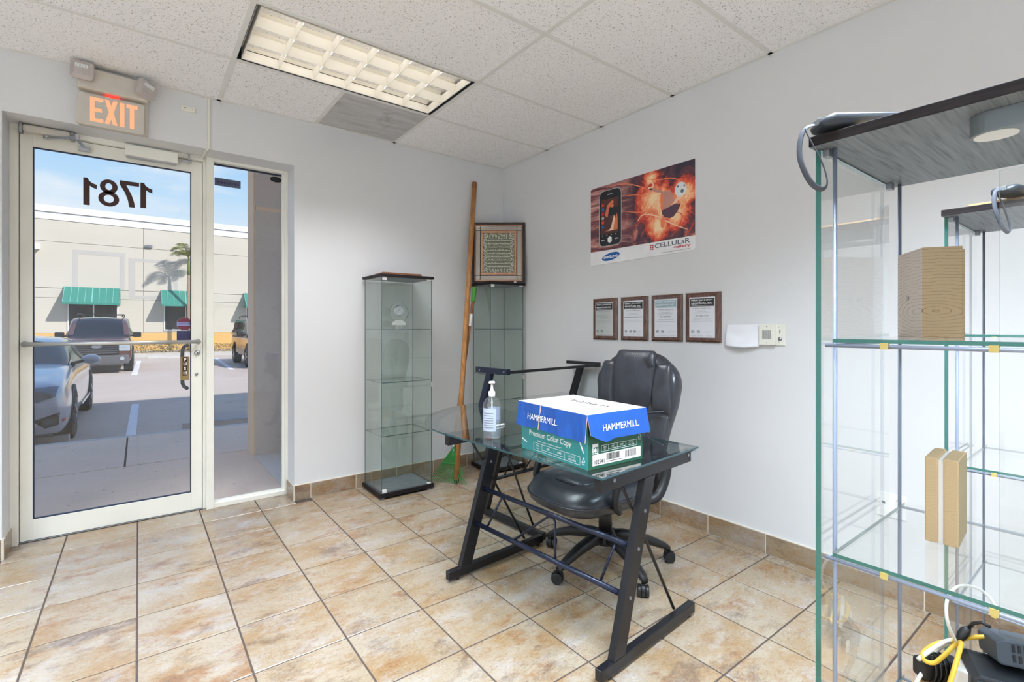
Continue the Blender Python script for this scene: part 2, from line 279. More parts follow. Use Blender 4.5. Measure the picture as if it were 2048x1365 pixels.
# ---------------------------------------------------------------- mesh builder
class MB:
    def __init__(s): s.v = []; s.f = []; s.mi = []; s.M = None
    def add(s, vs_, fs, mi=0):
        o = len(s.v); s.v += [Vector(p) if s.M is None else s.M @ Vector(p) for p in vs_]
        for f in fs: s.f.append([o + i for i in f]); s.mi.append(mi)
        return s
    def box(s, x0, x1, y0, y1, z0, z1, mi=0, mis=None):
        P = [(x0, y0, z0), (x1, y0, z0), (x1, y1, z0), (x0, y1, z0), (x0, y0, z1), (x1, y0, z1), (x1, y1, z1), (x0, y1, z1)]
        F = [(0, 3, 2, 1), (4, 5, 6, 7), (0, 1, 5, 4), (1, 2, 6, 5), (2, 3, 7, 6), (3, 0, 4, 7)]   # -z +z -y +x +y -x
        o = len(s.v); s.add(P, F, mi)
        if mis:
            for k, m_ in enumerate(mis): s.mi[-6 + k] = m_
        return s
    def bar(s, p0, p1, w, t, up=(0, 0, 1), mi=0):
        """square bar from p0 to p1: w across (perpendicular to up), t along up"""
        p0 = Vector(p0); p1 = Vector(p1); d = (p1 - p0).normalized(); up = Vector(up)
        sx = d.cross(up); sx = sx.normalized() if sx.length > 1e-6 else Vector((1, 0, 0)); sy = sx.cross(d).normalized()
        P = [p + sx * a * w / 2 + sy * b * t / 2 for p in (p0, p1) for a, b in ((-1, -1), (1, -1), (1, 1), (-1, 1))]
        return s.add(P, [(0, 1, 2, 3), (7, 6, 5, 4), (0, 4, 5, 1), (1, 5, 6, 2), (2, 6, 7, 3), (3, 7, 4, 0)], mi)
    def cyl(s, p0, p1, r0, r1=None, n=16, mi=0, cap=True):
        r1 = r0 if r1 is None else r1; p0 = Vector(p0); p1 = Vector(p1); d = (p1 - p0).normalized()
        a = d.orthogonal().normalized(); b = d.cross(a)
        P = [p + (a * math.cos(2 * PI * i / n) + b * math.sin(2 * PI * i / n)) * r for p, r in ((p0, r0), (p1, r1)) for i in range(n)]
        F = [(i, (i + 1) % n, n + (i + 1) % n, n + i) for i in range(n)]
        if cap: F += [tuple(reversed(range(n))), tuple(range(n, 2 * n))]
        return s.add(P, F, mi)
    def tube(s, pts, r, n=8, mi=0, closed=False, flat=1.0):
        pts = [Vector(p) for p in pts]; N = len(pts); P = []; prev = None
        for i, p in enumerate(pts):
            if closed: d = (pts[(i + 1) % N] - pts[i - 1]).normalized()
            else: d = (pts[min(i + 1, N - 1)] - pts[max(i - 1, 0)]).normalized()
            if prev is None: a = d.orthogonal().normalized()
            else:
                a = prev - d * prev.dot(d); a = a.normalized() if a.length > 1e-6 else d.orthogonal().normalized()
            prev = a; b = d.cross(a); rr = r[i] if isinstance(r, (list, tuple)) else r
            P += [p + a * math.cos(2 * PI * k / n) * rr + b * math.sin(2 * PI * k / n) * rr * flat for k in range(n)]
        F = []
        for i in range(N if closed else N - 1):
            j = (i + 1) % N
            for k in range(n): F.append((i * n + k, i * n + (k + 1) % n, j * n + (k + 1) % n, j * n + k))
        if not closed: F += [tuple(reversed(range(n))), tuple(range((N - 1) * n, N * n))]
        return s.add(P, F, mi)
    def prism(s, poly, z0, z1, mi=0, mside=None, axis='z'):
        n = len(poly)
        mk = {'z': lambda a, b, c: (a, b, c), 'y': lambda a, b, c: (a, c, b), 'x': lambda a, b, c: (c, a, b)}[axis]
        P = [mk(a, b, z0) for a, b in poly] + [mk(a, b, z1) for a, b in poly]
        s.add(P, [tuple(reversed(range(n))), tuple(range(n, 2 * n))], mi)
        o = len(s.v) - 2 * n
        for i in range(n):
            s.f.append([o + i, o + (i + 1) % n, o + n + (i + 1) % n, o + n + i]); s.mi.append(mi if mside is None else mside)
        return s
    def lathe(s, prof, c=(0, 0, 0), n=24, mi=0, axis='z'):
        P = []
        for r, h in prof:
            for k in range(n):
                a = 2 * PI * k / n; x, y = r * math.cos(a), r * math.sin(a)
                P.append({'z': (c[0] + x, c[1] + y, c[2] + h), 'y': (c[0] + x, c[1] + h, c[2] + y), 'x': (c[0] + h, c[1] + x, c[2] + y)}[axis])
        m_ = len(prof); F = [(i * n + k, i * n + (k + 1) % n, (i + 1) * n + (k + 1) % n, (i + 1) * n + k) for i in range(m_ - 1) for k in range(n)]
        if prof[0][0] > 1e-5: F.append(tuple(reversed(range(n))))
        if prof[-1][0] > 1e-5: F.append(tuple(range((m_ - 1) * n, m_ * n)))
        return s.add(P, F, mi)
    def grid(s, fn, nu, nv, mi=0, wrapu=False):
        P = [fn(i / (nu if wrapu else nu - 1), j / (nv - 1)) for j in range(nv) for i in range(nu)]
        F = [(j * nu + i, j * nu + (i + 1) % nu, (j + 1) * nu + (i + 1) % nu, (j + 1) * nu + i) for j in range(nv - 1) for i in range(nu if wrapu else nu - 1)]
        return s.add(P, F, mi)
    def build(s, name, mats, parent=None, smooth=False, bevel=0.0, seg=2, sub=0, loc=None, rot=None, label=None, fixn=False):
        me = bpy.data.meshes.new(name); me.from_pydata([tuple(p) for p in s.v], [], s.f)
        for m_ in (mats if isinstance(mats, (list, tuple)) else [mats]): me.materials.append(MATS[m_])
        for p, k in zip(me.polygons, s.mi): p.material_index = k; p.use_smooth = smooth
        if fixn:
            import bmesh
            b = bmesh.new(); b.from_mesh(me); bmesh.ops.recalc_face_normals(b, faces=b.faces); b.to_mesh(me); b.free()
        me.validate(); me.update()
        o = bpy.data.objects.new(name, me); col.objects.link(o)
        if parent is not None: o.parent = parent
        if loc is not None: o.location = loc
        if rot is not None: o.rotation_euler = rot
        if bevel:
            b = o.modifiers.new('bevel', 'BEVEL'); b.width = bevel; b.segments = seg; b.limit_method = 'ANGLE'; b.angle_limit = R(40)
        if sub:
            b = o.modifiers.new('subsurf', 'SUBSURF'); b.levels = sub; b.render_levels = sub
        if label: o['label'] = label
        return o
def empty(name, loc, label, cat, rz=0.0, group=None, rx=0.0, ry=0.0):
    o = bpy.data.objects.new(name, None); col.objects.link(o); o.location = loc; o.rotation_euler = (rx, ry, rz); o.empty_display_size = 0.1
    tag(o, label, cat, group); return o
def tag(o, label=None, cat=None, group=None, kind=None):
    if label: o['label'] = label
    if cat: o['category'] = cat
    if group: o['group'] = group
    if kind: o['kind'] = kind
    return o
def struct(o): o['kind'] = 'structure'; return o
def sempty(name, loc=(0, 0, 0)):
    o = bpy.data.objects.new(name, None); col.objects.link(o); o.location = loc; o.empty_display_size = 0.1; o['kind'] = 'structure'; return o
def dup(src, parent=None, loc=None, rz=None, label=None):
    c = src.copy(); col.objects.link(c)
    if parent is not None: c.parent = parent
    if loc is not None: c.location = loc
    if rz is not None: c.rotation_euler = (0, 0, rz)
    if label: c['label'] = label
    for ch in list(src.children): dup(ch, c)
    return c
_font_cache = {}
def glyphs(s, bold=0.0):
    if (s, bold) in _font_cache: return _font_cache[(s, bold)]
    cu = bpy.data.curves.new('lettering', 'FONT'); cu.body = s; cu.size = 1.0; cu.resolution_u = 3; cu.offset = bold
    o = bpy.data.objects.new('lettering', cu); col.objects.link(o)
    bpy.context.view_layer.update()
    me = bpy.data.meshes.new_from_object(o.evaluated_get(bpy.context.evaluated_depsgraph_get()))
    V = [v.co.copy() for v in me.vertices]; F = [tuple(p.vertices) for p in me.polygons]
    bpy.data.meshes.remove(me); bpy.data.objects.remove(o); bpy.data.curves.remove(cu)
    x0 = min(v.x for v in V); x1 = max(v.x for v in V); y0 = min(v.y for v in V); y1 = max(v.y for v in V)
    _font_cache[(s, bold)] = (V, F, x0, x1, y0, y1); return _font_cache[(s, bold)]
def put_text(mb, s, org, xd, yd, w=None, h=None, bold=0.0, mi=0, center=False):
    V, F, x0, x1, y0, y1 = glyphs(s, bold)
    if w and h: sx = w / (x1 - x0); sy = h / (y1 - y0)
    elif h: sy = h / (y1 - y0); sx = sy
    else: sx = w / (x1 - x0); sy = sx
    org = Vector(org); xd = Vector(xd); yd = Vector(yd)
    off = -(x1 - x0) * sx / 2 if center else 0
    mb.add([org + xd * ((v.x - x0) * sx + off) + yd * ((v.y - y0) * sy) for v in V], F, mi); return mb
# ---------------------------------------------------------------- room shell
XL, XR, YB, YF, ZC = -2.4, 2.734, -2.45, 3.72, 2.729
OX0, OX1, OZ = -0.578, 0.884, 2.395          # the storefront opening
YO = 4.06                                     # outer face of the front wall
mb = MB()
mb.box(-14, OX0, YF, YO, 0 - 0.25, ZC + 0.02); mb.box(OX1, 16, YF, YO, -0.25, ZC + 0.02); mb.box(OX0, OX1, YF, YO, OZ, ZC + 0.02)
struct(mb.build('wall_front', 'wall_paint'))
struct(MB().box(XR, XR + 0.15, YB - .15, YF, -0.02, ZC + 0.1).build('wall_right', 'wall_paint'))
struct(MB().box(XL - .15, XL, YB - .15, YF, -0.02, ZC + 0.1).build('wall_left', 'wall_paint'))
struct(MB().box(XL, XR, YB - .15, YB, -0.02, ZC + 0.1).build('wall_back', 'wall_paint'))
# the building above and around the room: casts the long shade over the near stalls
mb = MB(); mb.box(-14, 16, YB - 6, YO, ZC + 0.25, 7.2)
up = mb.build('wall_upper', 'stucco_tan'); struct(up)

# floor: slab with the grout colour, one object per tile
floor = struct(MB().box(XL, XR, YB, YF, -0.05, -0.0025).box(OX0, OX1, YF, 3.995, -0.05, -0.0025).build('floor', 'grout_dark'))
TX, TY, FX, FY, G = 0.3327, 0.3407, -0.3368, 3.6565, 0.0033
def tile_mesh(w, d, name='tile', m='floor_stone', th=0.012):
    b = 0.0014
    ob = MB()
    P = [(-w/2, -d/2, -th), (w/2, -d/2, -th), (w/2, d/2, -th), (-w/2, d/2, -th), (-w/2, -d/2, -b), (w/2, -d/2, -b), (w/2, d/2, -b), (-w/2, d/2, -b),
         (-w/2 + b, -d/2 + b, 0), (w/2 - b, -d/2 + b, 0), (w/2 - b, d/2 - b, 0), (-w/2 + b, d/2 - b, 0)]
    ob.add(P, [(0, 1, 5, 4), (1, 2, 6, 5), (2, 3, 7, 6), (3, 0, 4, 7), (4, 5, 9, 8), (5, 6, 10, 9), (6, 7, 11, 10), (7, 4, 8, 11), (8, 9, 10, 11)])
    return ob
_tiles = {}
def put_tile(parent, cx, cy, cz, w, d, rot=(0, 0, 0), m='floor_stone'):
    key = (round(w, 4), round(d, 4), m)
    if key not in _tiles:
        o = tile_mesh(w, d).build('tile', m, parent); _tiles[key] = o.data
    else:
        o = bpy.data.objects.new('tile', _tiles[key]); col.objects.link(o); o.parent = parent
    o.location = (cx, cy, cz); o.rotation_euler = rot; return o
ci0 = math.floor((XL - FX) / TX); ci1 = math.ceil((XR - FX) / TX)
for i in range(ci0, ci1):
    for j in range(-1, 18):
        x0, x1 = FX + i * TX, FX + (i + 1) * TX; y1, y0 = FY - j * TY, FY - (j + 1) * TY
        xa, xb = max(x0 + G, XL), min(x1 - G, XR - 0.001); ya, yb = max(y0 + G, YB), min(y1 - G, 3.925)
        if j == -1:
            if x1 <= OX0 or x0 >= OX1: yb = YF - 0.001
            else: xa = max(xa, OX0 + .001); xb = min(xb, OX1 - .001)
        if xb - xa < 0.012 or yb - ya < 0.012: continue
        put_tile(floor, (xa + xb) / 2, (ya + yb) / 2, 0, xb - xa, yb - ya)

# tiled baseboards
BH, BT = 0.108, 0.011
def baseboard(name, pieces, axis, plane, sgn):
    """pieces: (a0, a1) spans; axis 'x' runs along x on the wall plane y=plane, 'y' along y on x=plane; sgn: into the room"""
    mb = MB()
    lo, hi = min(p[0] for p in pieces), max(p[1] for p in pieces)
    a, b = sorted((plane, plane + sgn * (BT - .002)))
    if axis == 'x': mb.box(lo, hi, a, b, 0.0005, BH + .004)
    else: mb.box(a, b, lo, hi, 0.0005, BH + .004)
    base = struct(mb.build(name, 'grout_light'))
    for p0, p1 in pieces:
        w = p1 - p0 - 0.005
        if axis == 'x': put_tile(base, (p0 + p1) / 2, plane + sgn * BT, 0.002 + BH / 2, w, BH - .003, (R(90 if sgn < 0 else -90), 0, 0), 'base_stone')
        else:
            o = put_tile(base, plane + sgn * BT, (p0 + p1) / 2, 0.002 + BH / 2, w, BH - .003, (R(90), 0, R(-90 if sgn < 0 else 90)), 'base_stone')
    return base
def spans(lo, hi, org, step):
    k0 = math.floor((lo - org) / step); out = []; k = k0
    while org + k * step < hi:
        a, b = max(lo, org + k * step), min(hi, org + (k + 1) * step)
        if b - a > 0.012: out.append((a, b))
        k += 1
    return out
baseboard('baseboard_front', spans(OX1, XR, FX, TX), 'x', YF, -1)
baseboard('baseboard_left', spans(XL, OX0, FX, TX), 'x', YF, -1)
baseboard('baseboard_right', spans(YB, YF - BT, 1.629 - 0.0, 0.3405), 'y', XR, -1)
baseboard('baseboard_jamb', [(YF - BT, 3.905)], 'y', OX1, -1); baseboard('baseboard_return', [(YF - BT, 3.905)], 'y', OX0, 1)

# suspended ceiling
ceil = struct(MB().box(XL, XR, YB, YF, ZC + 0.07, ZC + 0.22).build('ceiling', 'ceiling_board'))
GX = [XL, -2.02, -0.80, 0.419, 1.638, XR]; GY = [YB, -1.783, -1.174, -0.564, 0.045, 0.655, 1.264, 1.874, 2.484, 3.093, YF]
LIGHTS = [(3, 8), (3, 4), (3, 1), (1, 4), (1, 7), (1, 1)]
def board(x0, x1, y0, y1, m='ceiling_board', dz=0.0):
    g = 0.004
    MB().box(x0 + g, x1 - g, y0 + g, y1 - g, ZC + 0.001 + dz, ZC + 0.017 + dz).build('ceiling_tile', m, ceil)
for i in range(5):
    for j in range(10):
        if (i, j) in LIGHTS: continue
        if (i, j) == (3, 9):
            board(GX[3], 1.0286, GY[9], GY[10]); board(1.0286, GX[4], GY[9], GY[10], 'stained_board')
        else: board(GX[i], GX[i + 1], GY[j], GY[j + 1])
def tee(x0, x1, y0, y1):
    MB().box(x0, x1, y0, y1, ZC - 0.004, ZC + 0.0005).build('grid_tee', 'white_enamel', ceil)
H = 0.012
for x in GX[1:-1]: tee(x - H, x + H, YB, YF)
for y in GY[1:-1]:
    for i in range(5): tee(GX[i] + (H if i else 0), GX[i + 1] - (H if i < 4 else 0), y - H, y + H)
tee(1.0286 - H, 1.0286 + H, GY[9] + H, YF - .022)
for a in ((XL, XR, YF - .022, YF), (XL, XR, YB, YB + .022), (XR - .022, XR, YB + .022, YF - .022), (XL, XL + .022, YB + .022, YF - .022)):
    MB().box(a[0], a[1], a[2], a[3], ZC - 0.004, ZC + 0.0005).build('wall_angle', 'white_enamel', ceil)

# recessed louvre light, six of them in the grid (one in view, five unseen ones added to fill the room)
def make_troffer(i, j, label, first=None, gain=1.0, tint=(0.765, 0.885, 1.0), spread=118):
    x0, x1, y0, y1 = GX[i] + H, GX[i + 1] - H, GY[j] + H, GY[j + 1] - H
    cx, cy = (x0 + x1) / 2, (y0 + y1) / 2; hw, hd = (x1 - x0) / 2, (y1 - y0) / 2
    if first is not None:
        t = dup(first, None, (cx, cy, ZC), 0, label)
        for ch in t.children:
            if ch.name.startswith('lamp_tube'):

                ch.data = ch.data.copy(); ch.data.materials[0] = MATS['tube_dim']
    else:
        t = empty('ceiling_light', (cx, cy, ZC), label, 'ceiling light', group='recessed louvre lights in the ceiling grid')
        mb = MB(); T = 0.004
        hz = 0.115
        mb.box(-hw, hw, -hd, hd, hz, hz + T); mb.box(-hw, -hw + T, -hd, hd, 0.0, hz); mb.box(hw - T, hw, -hd, hd, 0, hz)
        mb.box(-hw + T, hw - T, -hd, -hd + T, 0, hz); mb.box(-hw + T, hw - T, hd - T, hd, 0, hz)
        mb.build('housing', 'dark_gap', t)
        a, b = hw - 0.022, hd - 0.016
        fr = MB(); fr.box(-a, a, -b, -b + .006, -0.002, .05); fr.box(-a, a, b - .006, b, -0.002, .05); fr.box(-a, -a + .006, -b + .006, b - .006, -0.002, .05); fr.box(a - .006, a, -b + .006, b - .006, -0.002, .05)
        fr.build('louvre_frame', 'lamp_reflector', t)
        # parabolic lengthwise blades (V section) and thin cross blades
        for yy in (-b / 3, b / 3):
            m2 = MB(); pr = [(-.001, .0), (.001, .0), (.013, .05), (-.013, .05)]
            m2.prism([(yy + p[0], p[1]) for p in pr], -a + .006, a - .006, axis='x'); m2.build('long_blade', 'lamp_reflector', t)
        for k in range(1, 6):
            xx = -a + 2 * a * k / 6; m2 = MB()
            m2.prism([(xx - .0008, 0), (xx + .0008, 0), (xx + .006, .045), (xx - .006, .045)], -b + .006, b - .006, axis='y'); m2.build('cross_blade', 'lamp_reflector', t)
        for k, yy in enumerate((-2 * b / 3, 0, 2 * b / 3)):
            c0 = MB(); n = 10; W = b / 3 - .004
            c0.grid(lambda u, v, yy=yy: (-a + .01 + (2 * a - .02) * u, yy - W + 2 * W * v, .105 - .05 * (2 * v - 1) ** 2), 2, n)
            c0.build('reflector', 'lamp_reflector', t, smooth=True)
            tb = MB(); tb.cyl((-a + .03, yy, .078), (a - .03, yy, .078), .013, n=12); tb.build('lamp_tube', 'tube_glow', t, smooth=True)
    for yy, p in ((-.255, .9), (-.070, .9), (.112, .9)):
        l = bpy.data.lights.new('lamp_strip', 'AREA'); l.shape = 'RECTANGLE'; l.size = 1.10; l.size_y = 0.035; l.energy = LAMP_POWER * p * gain
        l.color = tint; l.spread = R(spread)
        lo = bpy.data.objects.new('lamp_strip', l); col.objects.link(lo); lo.location = (cx, cy + yy, ZC + 0.003)
    return t
tr = make_troffer(3, 8, 'recessed louvre ceiling light with a dark edge, lit, near the glass door', gain=0.42, tint=(0.95, 0.96, 1.0), spread=112)
for (i, j), lab in zip(LIGHTS[1:], ('added louvre fill light above the near glass cabinets, out of view', 'unseen added louvre fill light by the back wall, right-hand row',
                                    'added louvre fill light half way along the unseen wall side', 'added louvre fill light nearest the door on the unseen side', 'added louvre fill light by the back wall, unseen side row')):
    make_troffer(i, j, lab, tr, 1.5 if (i, j) == (3, 4) else 1.25)

# ---------------------------------------------------------------- glazed door and sidelight
DY0, DY1 = 3.935, 3.972
fr = sempty('trim_1', (0, 0, 0))
F0, F1 = 3.905, 3.995
def fbar(name, x0, x1, z0, z1, y0=F0, y1=F1, m='frame_paint'):
    return MB().box(x0, x1, y0, y1, z0, z1).build(name, m, fr, bevel=0.002)
fbar('jamb', OX0, -0.543, 0, 2.366); fbar('header', OX0, 0.349, 2.366, OZ); fbar('mullion', 0.367, 0.410, 0, OZ, 3.895); fbar('mullion', 0.349, 0.367, 0, 2.366, 3.93)
fbar('jamb', 0.862, OX1, 0, OZ); fbar('sill', 0.410, 0.862, 0, 0.030); fbar('head_rail', 0.410, 0.862, 2.375, OZ); fbar('header', 0.349, .367, 2.366, OZ, 3.93)
fbar('door_stop', -0.543, -0.532, 0.0, 2.366, 3.975, 3.995); fbar('threshold', -0.543, 0.349, 0.0, 0.006, 3.93, 3.995, 'dull_steel')
window = sempty('window_1')
gx0, gx1, gz0, gz1 = 0.410, 0.862, 0.030, 2.375
MB().box(gx0 + .008, gx1 - .008, 3.952, 3.958, gz0 + .008, gz1 - .008).build('glass_pane', 'door_glass', window)
for a in ((gx0, gx1, gz0, gz0 + .009), (gx0, gx1, gz1 - .009, gz1), (gx1 - .010, gx1, gz0 + .009, gz1 - .009)):
    MB().box(a[0], a[1], 3.945, 3.962, a[2], a[3]).build('gasket', 'gasket', window)
MB().box(gx0, gx1, 3.925, 3.944, gz0, gz0 + .016).build('glazing_bead', 'frame_paint', window); MB().box(gx1 - .014, gx1, 3.925, 3.944, gz0 + .016, gz1).build('glazing_bead', 'frame_paint', window)
door = sempty('door_1')
dx0, dx1, dz0, dz1 = -0.539, 0.346, 0.008, 2.362; px0, px1, pz0, pz1 = -0.486, 0.283, 0.125, 2.286
for n_, a in (('stile', (dx0, px0, dz0, dz1)), ('stile', (px1, dx1, dz0, dz1)), ('bottom_rail', (px0, px1, dz0, pz0)), ('top_rail', (px0, px1, pz1, dz1))):
    MB().box(a[0], a[1], DY0, DY1, a[2], a[3]).build(n_, 'frame_paint', door, bevel=0.0015)
for a in ((px0, px1, pz0, pz0 + .005), (px0, px1, pz1 - .005, pz1), (px0, px0 + .005, pz0 + .005, pz1 - .005), (px1 - .005, px1, pz0 + .005, pz1 - .005)):
    MB().box(a[0], a[1], DY0 + .004, DY0 + .024, a[2], a[3]).build('gasket', 'gasket', door)
MB().box(px0 + .004, px1 - .004, 3.950, 3.956, pz0 + .004, pz1 - .004).build('glass_pane', 'door_glass', door)
mb = MB(); mb.cyl((-0.527, 3.885, 1.142), (0.330, 3.885, 1.142), .0125, n=14)
for x in (-0.520, 0.322): mb.cyl((x, 3.885, 1.142), (x, DY0, 1.142), .010, n=12); mb.cyl((x, DY0 - .004, 1.142), (x, DY0, 1.142), .017, n=14)
mb.build('push_bar', 'push_bar_metal', door, smooth=True)
MB().lathe([(0, -.014), (.012, -.014), (.0155, -.010), (.018, 0)], (0.317, DY0, 1.066), 20, axis='y').build('lock_cylinder', 'steel', door, smooth=True)
MB().box(0.315, 0.319, DY0 - .0155, DY0 - .0138, 1.058, 1.074).build('key_slot', 'dark_slot', door)
MB().lathe([(0, -.006), (.009, -.005), (.010, 0)], (0.312, DY0, 0.921), 16, axis='y').build('screw_cap', 'dull_steel', door, smooth=True)
# outside pull handle seen through the pane
mb = MB(); mb.tube([(0.262, 3.975, 1.115), (0.258, 4.005, 1.114), (0.247, 4.022, 1.104), (0.240, 4.026, 1.085), (0.238, 4.026, 1.04), (0.238, 4.026, 0.90), (0.240, 4.026, 0.855), (0.247, 4.022, 0.836), (0.262, 3.975, 0.825)], .0115, 10)
mb.build('pull_handle', 'black_plastic', door, smooth=True)
# mirrored street number (read from outside)
mb = MB()
def digit(ch, xr, z0, h, flip=True):
    """numerals with a flagged 1, as seen mirrored from inside; xr is the right edge in the room view"""
    w = .62 * h
    def P_(pts, off=0): mb.prism([(xr - a * h, z0 + b * h) for a, b in pts], 3.9490, 3.9496, axis='y')
    if ch == '1': P_([(.20, 0), (.38, 0), (.38, 1.0), (.26, 1.0), (.22, .90), (.12, .82), (0, .78), (0, .62), (.12, .66), (.20, .72)])
    if ch == '7': P_([(0, 1), (0, .84), (.40, .84), (.24, .50), (.16, .22), (.13, 0), (.31, 0), (.35, .26), (.44, .54), (.60, .84), (.60, 1)])
    if ch == '8':
        for cz, ry, rx in ((.735, .265, .255), (.285, .285, .30)):
            n = 32; o = [(.30 + rx * math.cos(2 * PI * k / n), cz + ry * math.sin(2 * PI * k / n)) for k in range(n)]; i_ = [(.30 + (rx - .155) * math.cos(2 * PI * k / n), cz + (ry - .14) * math.sin(2 * PI * k / n)) for k in range(n)]
            mb.add([(xr - a * h, 3.9490, z0 + b * h) for a, b in o + i_], [(k, (k + 1) % n, n + (k + 1) % n, n + k) for k in range(n)])
digit('1', .072, 2.008, .162); digit('7', .004, 2.003, .163); digit('8', -.096, 1.992, .168); digit('1', -.203, 1.986, .167)
mb.build('street_number', 'number_vinyl', door)
# closer
mb = MB(); mb.box(-0.520, -0.318, 3.855, 3.905, 2.345, 2.388); mb.build('closer_body', 'aged_plastic', door, bevel=.012, seg=3)
MB().box(-0.535, -0.520, 3.86, 3.905, 2.338, 2.392).build('closer_end', 'dull_steel', door, bevel=.003); MB().box(-0.318, -0.300, 3.862, 3.905, 2.340, 2.390).build('closer_end', 'dull_steel', door, bevel=.003)
mb = MB(); mb.lathe([(.016, -.018), (.016, .0), (.010, .004)], (-0.42, 3.872, 2.342), 14); mb.bar((-0.42, 3.868, 2.328), (-0.278, 3.74, 2.328), .022, .006); mb.lathe([(.011, -.014), (.011, .014)], (-0.278, 3.74, 2.326), 12)
mb.bar((-0.278, 3.742, 2.318), (-0.258, 3.915, 2.318), .016, .006); mb.box(-0.285, -0.232, 3.905, DY0, 2.302, 2.328); mb.build('closer_arm', 'steel', door, bevel=.001)
MB().box(-0.066, 0.205, 3.870, DY0, 2.312, 2.380).build('magnetic_lock', 'frame_paint', door, bevel=.003)
MB().box(-0.060, 0.200, 3.880, 3.925, 2.306, 2.312).build('lock_plate', 'steel', door)
mb = MB(); mb.box(0.224, 0.285, 3.900, 3.915, 2.335, 2.352); mb.box(0.262, 0.272, 3.885, 3.905, 2.352, 2.390); mb.cyl((.235, 3.898, 2.343), (.235, 3.888, 2.343), .005, n=8); mb.cyl((.270, 3.898, 2.343), (.270, 3.888, 2.343), .005, n=8)
mb.build('latch', 'steel', door, bevel=.001)
MB().tube([(-0.02, 3.90, 2.385), (0.03, 3.885, 2.375), (0.09, 3.88, 2.366), (0.16, 3.885, 2.366), (0.22, 3.89, 2.372), (0.33, 3.89, 2.378)], .0022, 6).build('wire', 'white_plastic', door, smooth=True)

# stickers on the glass
t = empty('push_sign', (0.248, 3.949, 0.962), 'narrow gold and black vertical PUSH sticker on the door glass beside the lock', 'sign')
MB().box(-.024, .024, -.0012, 0, -.078, .080).build('backing', 'gold_film', t); MB().box(-.013, .015, -.0018, -.0012, -.048, .076).build('black_field', 'number_vinyl', t)
mb = MB()
for k, ch in enumerate('PUSH'): put_text(mb, ch, (0.001, -.0022, .050 - .030 * k), (1, 0, 0), (0, 0, 1), h=.021, bold=.03, center=True)
mb.build('lettering', 'print_white', t)
t = empty('security_sticker', (0.246, 3.949, 1.262), 'octagonal dark red security sticker with a pale blue band on the door glass', 'sticker')
MB().prism([(.047 * math.cos(R(22.5 + 45 * k)), .047 * math.sin(R(22.5 + 45 * k))) for k in range(8)], -.001, 0, axis='y').build('backing', 'print_grey', t)
MB().prism([(.0435 * math.cos(R(22.5 + 45 * k)), .0435 * math.sin(R(22.5 + 45 * k))) for k in range(8)], -.0016, -.001, axis='y').build('red_field', 'sticker_red', t)
MB().box(-.043, .043, -.0022, -.0016, -.012, .010).build('band', 'sticker_blue', t); mb = MB(); put_text(mb, 'SECURITY', (.034, -.0026, -.004), (-1, 0, 0), (0, 0, 1), w=.068, h=.008, bold=.02); mb.build('lettering', 'sticker_navy', t)
t = empty('alarm_sticker', (0.243, 3.949, 1.181), 'dark navy rectangular sticker on the door glass just above the push bar', 'sticker')
MB().box(-.040, .040, -.001, 0, -.038, .036).build('backing', 'sticker_navy', t); MB().box(-.040, .040, -.0015, -.001, .032, .036).build('edge_line', 'sticker_grey', t)
t = empty('score_sticker', (0.500, 3.951, 2.252), 'grey rectangular sticker with worn dark lettering at the top of the side window', 'sticker')
MB().box(-.080, .080, -.001, 0, -.026, .028).build('backing', 'sticker_grey', t); mb = MB()
for k, (a, b) in enumerate(((-.066, .014), (-.048, .018), (-.026, .014), (-.009, .010), (.006, .012), (.022, .012), (.038, .018), (.058, .012))): mb.prism([(a + b / 2 + b * .55 * math.cos(q), -.001 + .011 * math.sin(q)) for q in [2 * PI * j / 10 for j in range(10)]], -.0016, -.001, axis='y')
mb.build('worn_lettering', 'sticker_navy', t)
t = empty('oval_sticker', (0.812, 3.951, 2.335), 'small dark oval sticker in the top corner of the side window', 'sticker')
MB().prism([(.042 * math.cos(a / 16 * PI), .021 * math.sin(a / 16 * PI)) for a in range(32)], -.001, 0, axis='y').build('backing', 'dark_slot', t)

# ---------------------------------------------------------------- exit sign with emergency lamp heads
t = empty('exit_sign', (-0.12, YF, 2.48), 'lit red EXIT sign with two square emergency lamp heads above the door', 'exit sign')
mb = MB(); mb.box(-.150, .165, -.035, 0, -.09, .215); mb.build('back_plate', 'aged_plastic', t, bevel=.008)
mb = MB(); mb.prism([(-.155, .103), (.165, .103), (.172, .130), (.150, .218), (-.135, .225)], -.085, -.035, axis='y'); mb.build('battery_housing', 'aged_plastic', t, bevel=.008, seg=3)
mb = MB(); mb.prism([(-.158, -.085), (-.150, -.093), (.140, -.093), (.148, -.085), (.150, .080), (.142, .088), (-.142, .088), (-.150, .080)], -.060, -.035, axis='y'); mb.build('sign_panel', 'aged_plastic', t, bevel=.003)
def strokes(name, polys):
    mb = MB()
    for P_ in polys: mb.prism(P_, -.0618, -.0600, axis='y')
    mb.build(name, 'exit_glow', t)
ez0, ez1 = -.068, .070
def rc(x0, x1, z0, z1): return [(x0, z0), (x1, z0), (x1, z1), (x0, z1)]
strokes('letter_e', [rc(-.098, -.078, ez0, ez1), rc(-.078, -.040, ez1 - .019, ez1), rc(-.078, -.046, -.009, .010), rc(-.078, -.040, ez0, ez0 + .019)])
strokes('letter_x', [[(-.034, ez1), (-.014, ez1), (.024, ez0), (.004, ez0)], [(-.034, ez0), (-.014, ez0), (.024, ez1), (.004, ez1)]])
strokes('letter_i', [rc(.034, .055, ez0, ez1)])
strokes('letter_t', [rc(.064, .116, ez1 - .019, ez1), rc(.080, .100, ez0, ez1 - .019)])
MB().box(-.030, .030, -.062, -.040, .092, .100).build('indicator_lamp', 'exit_red', t)
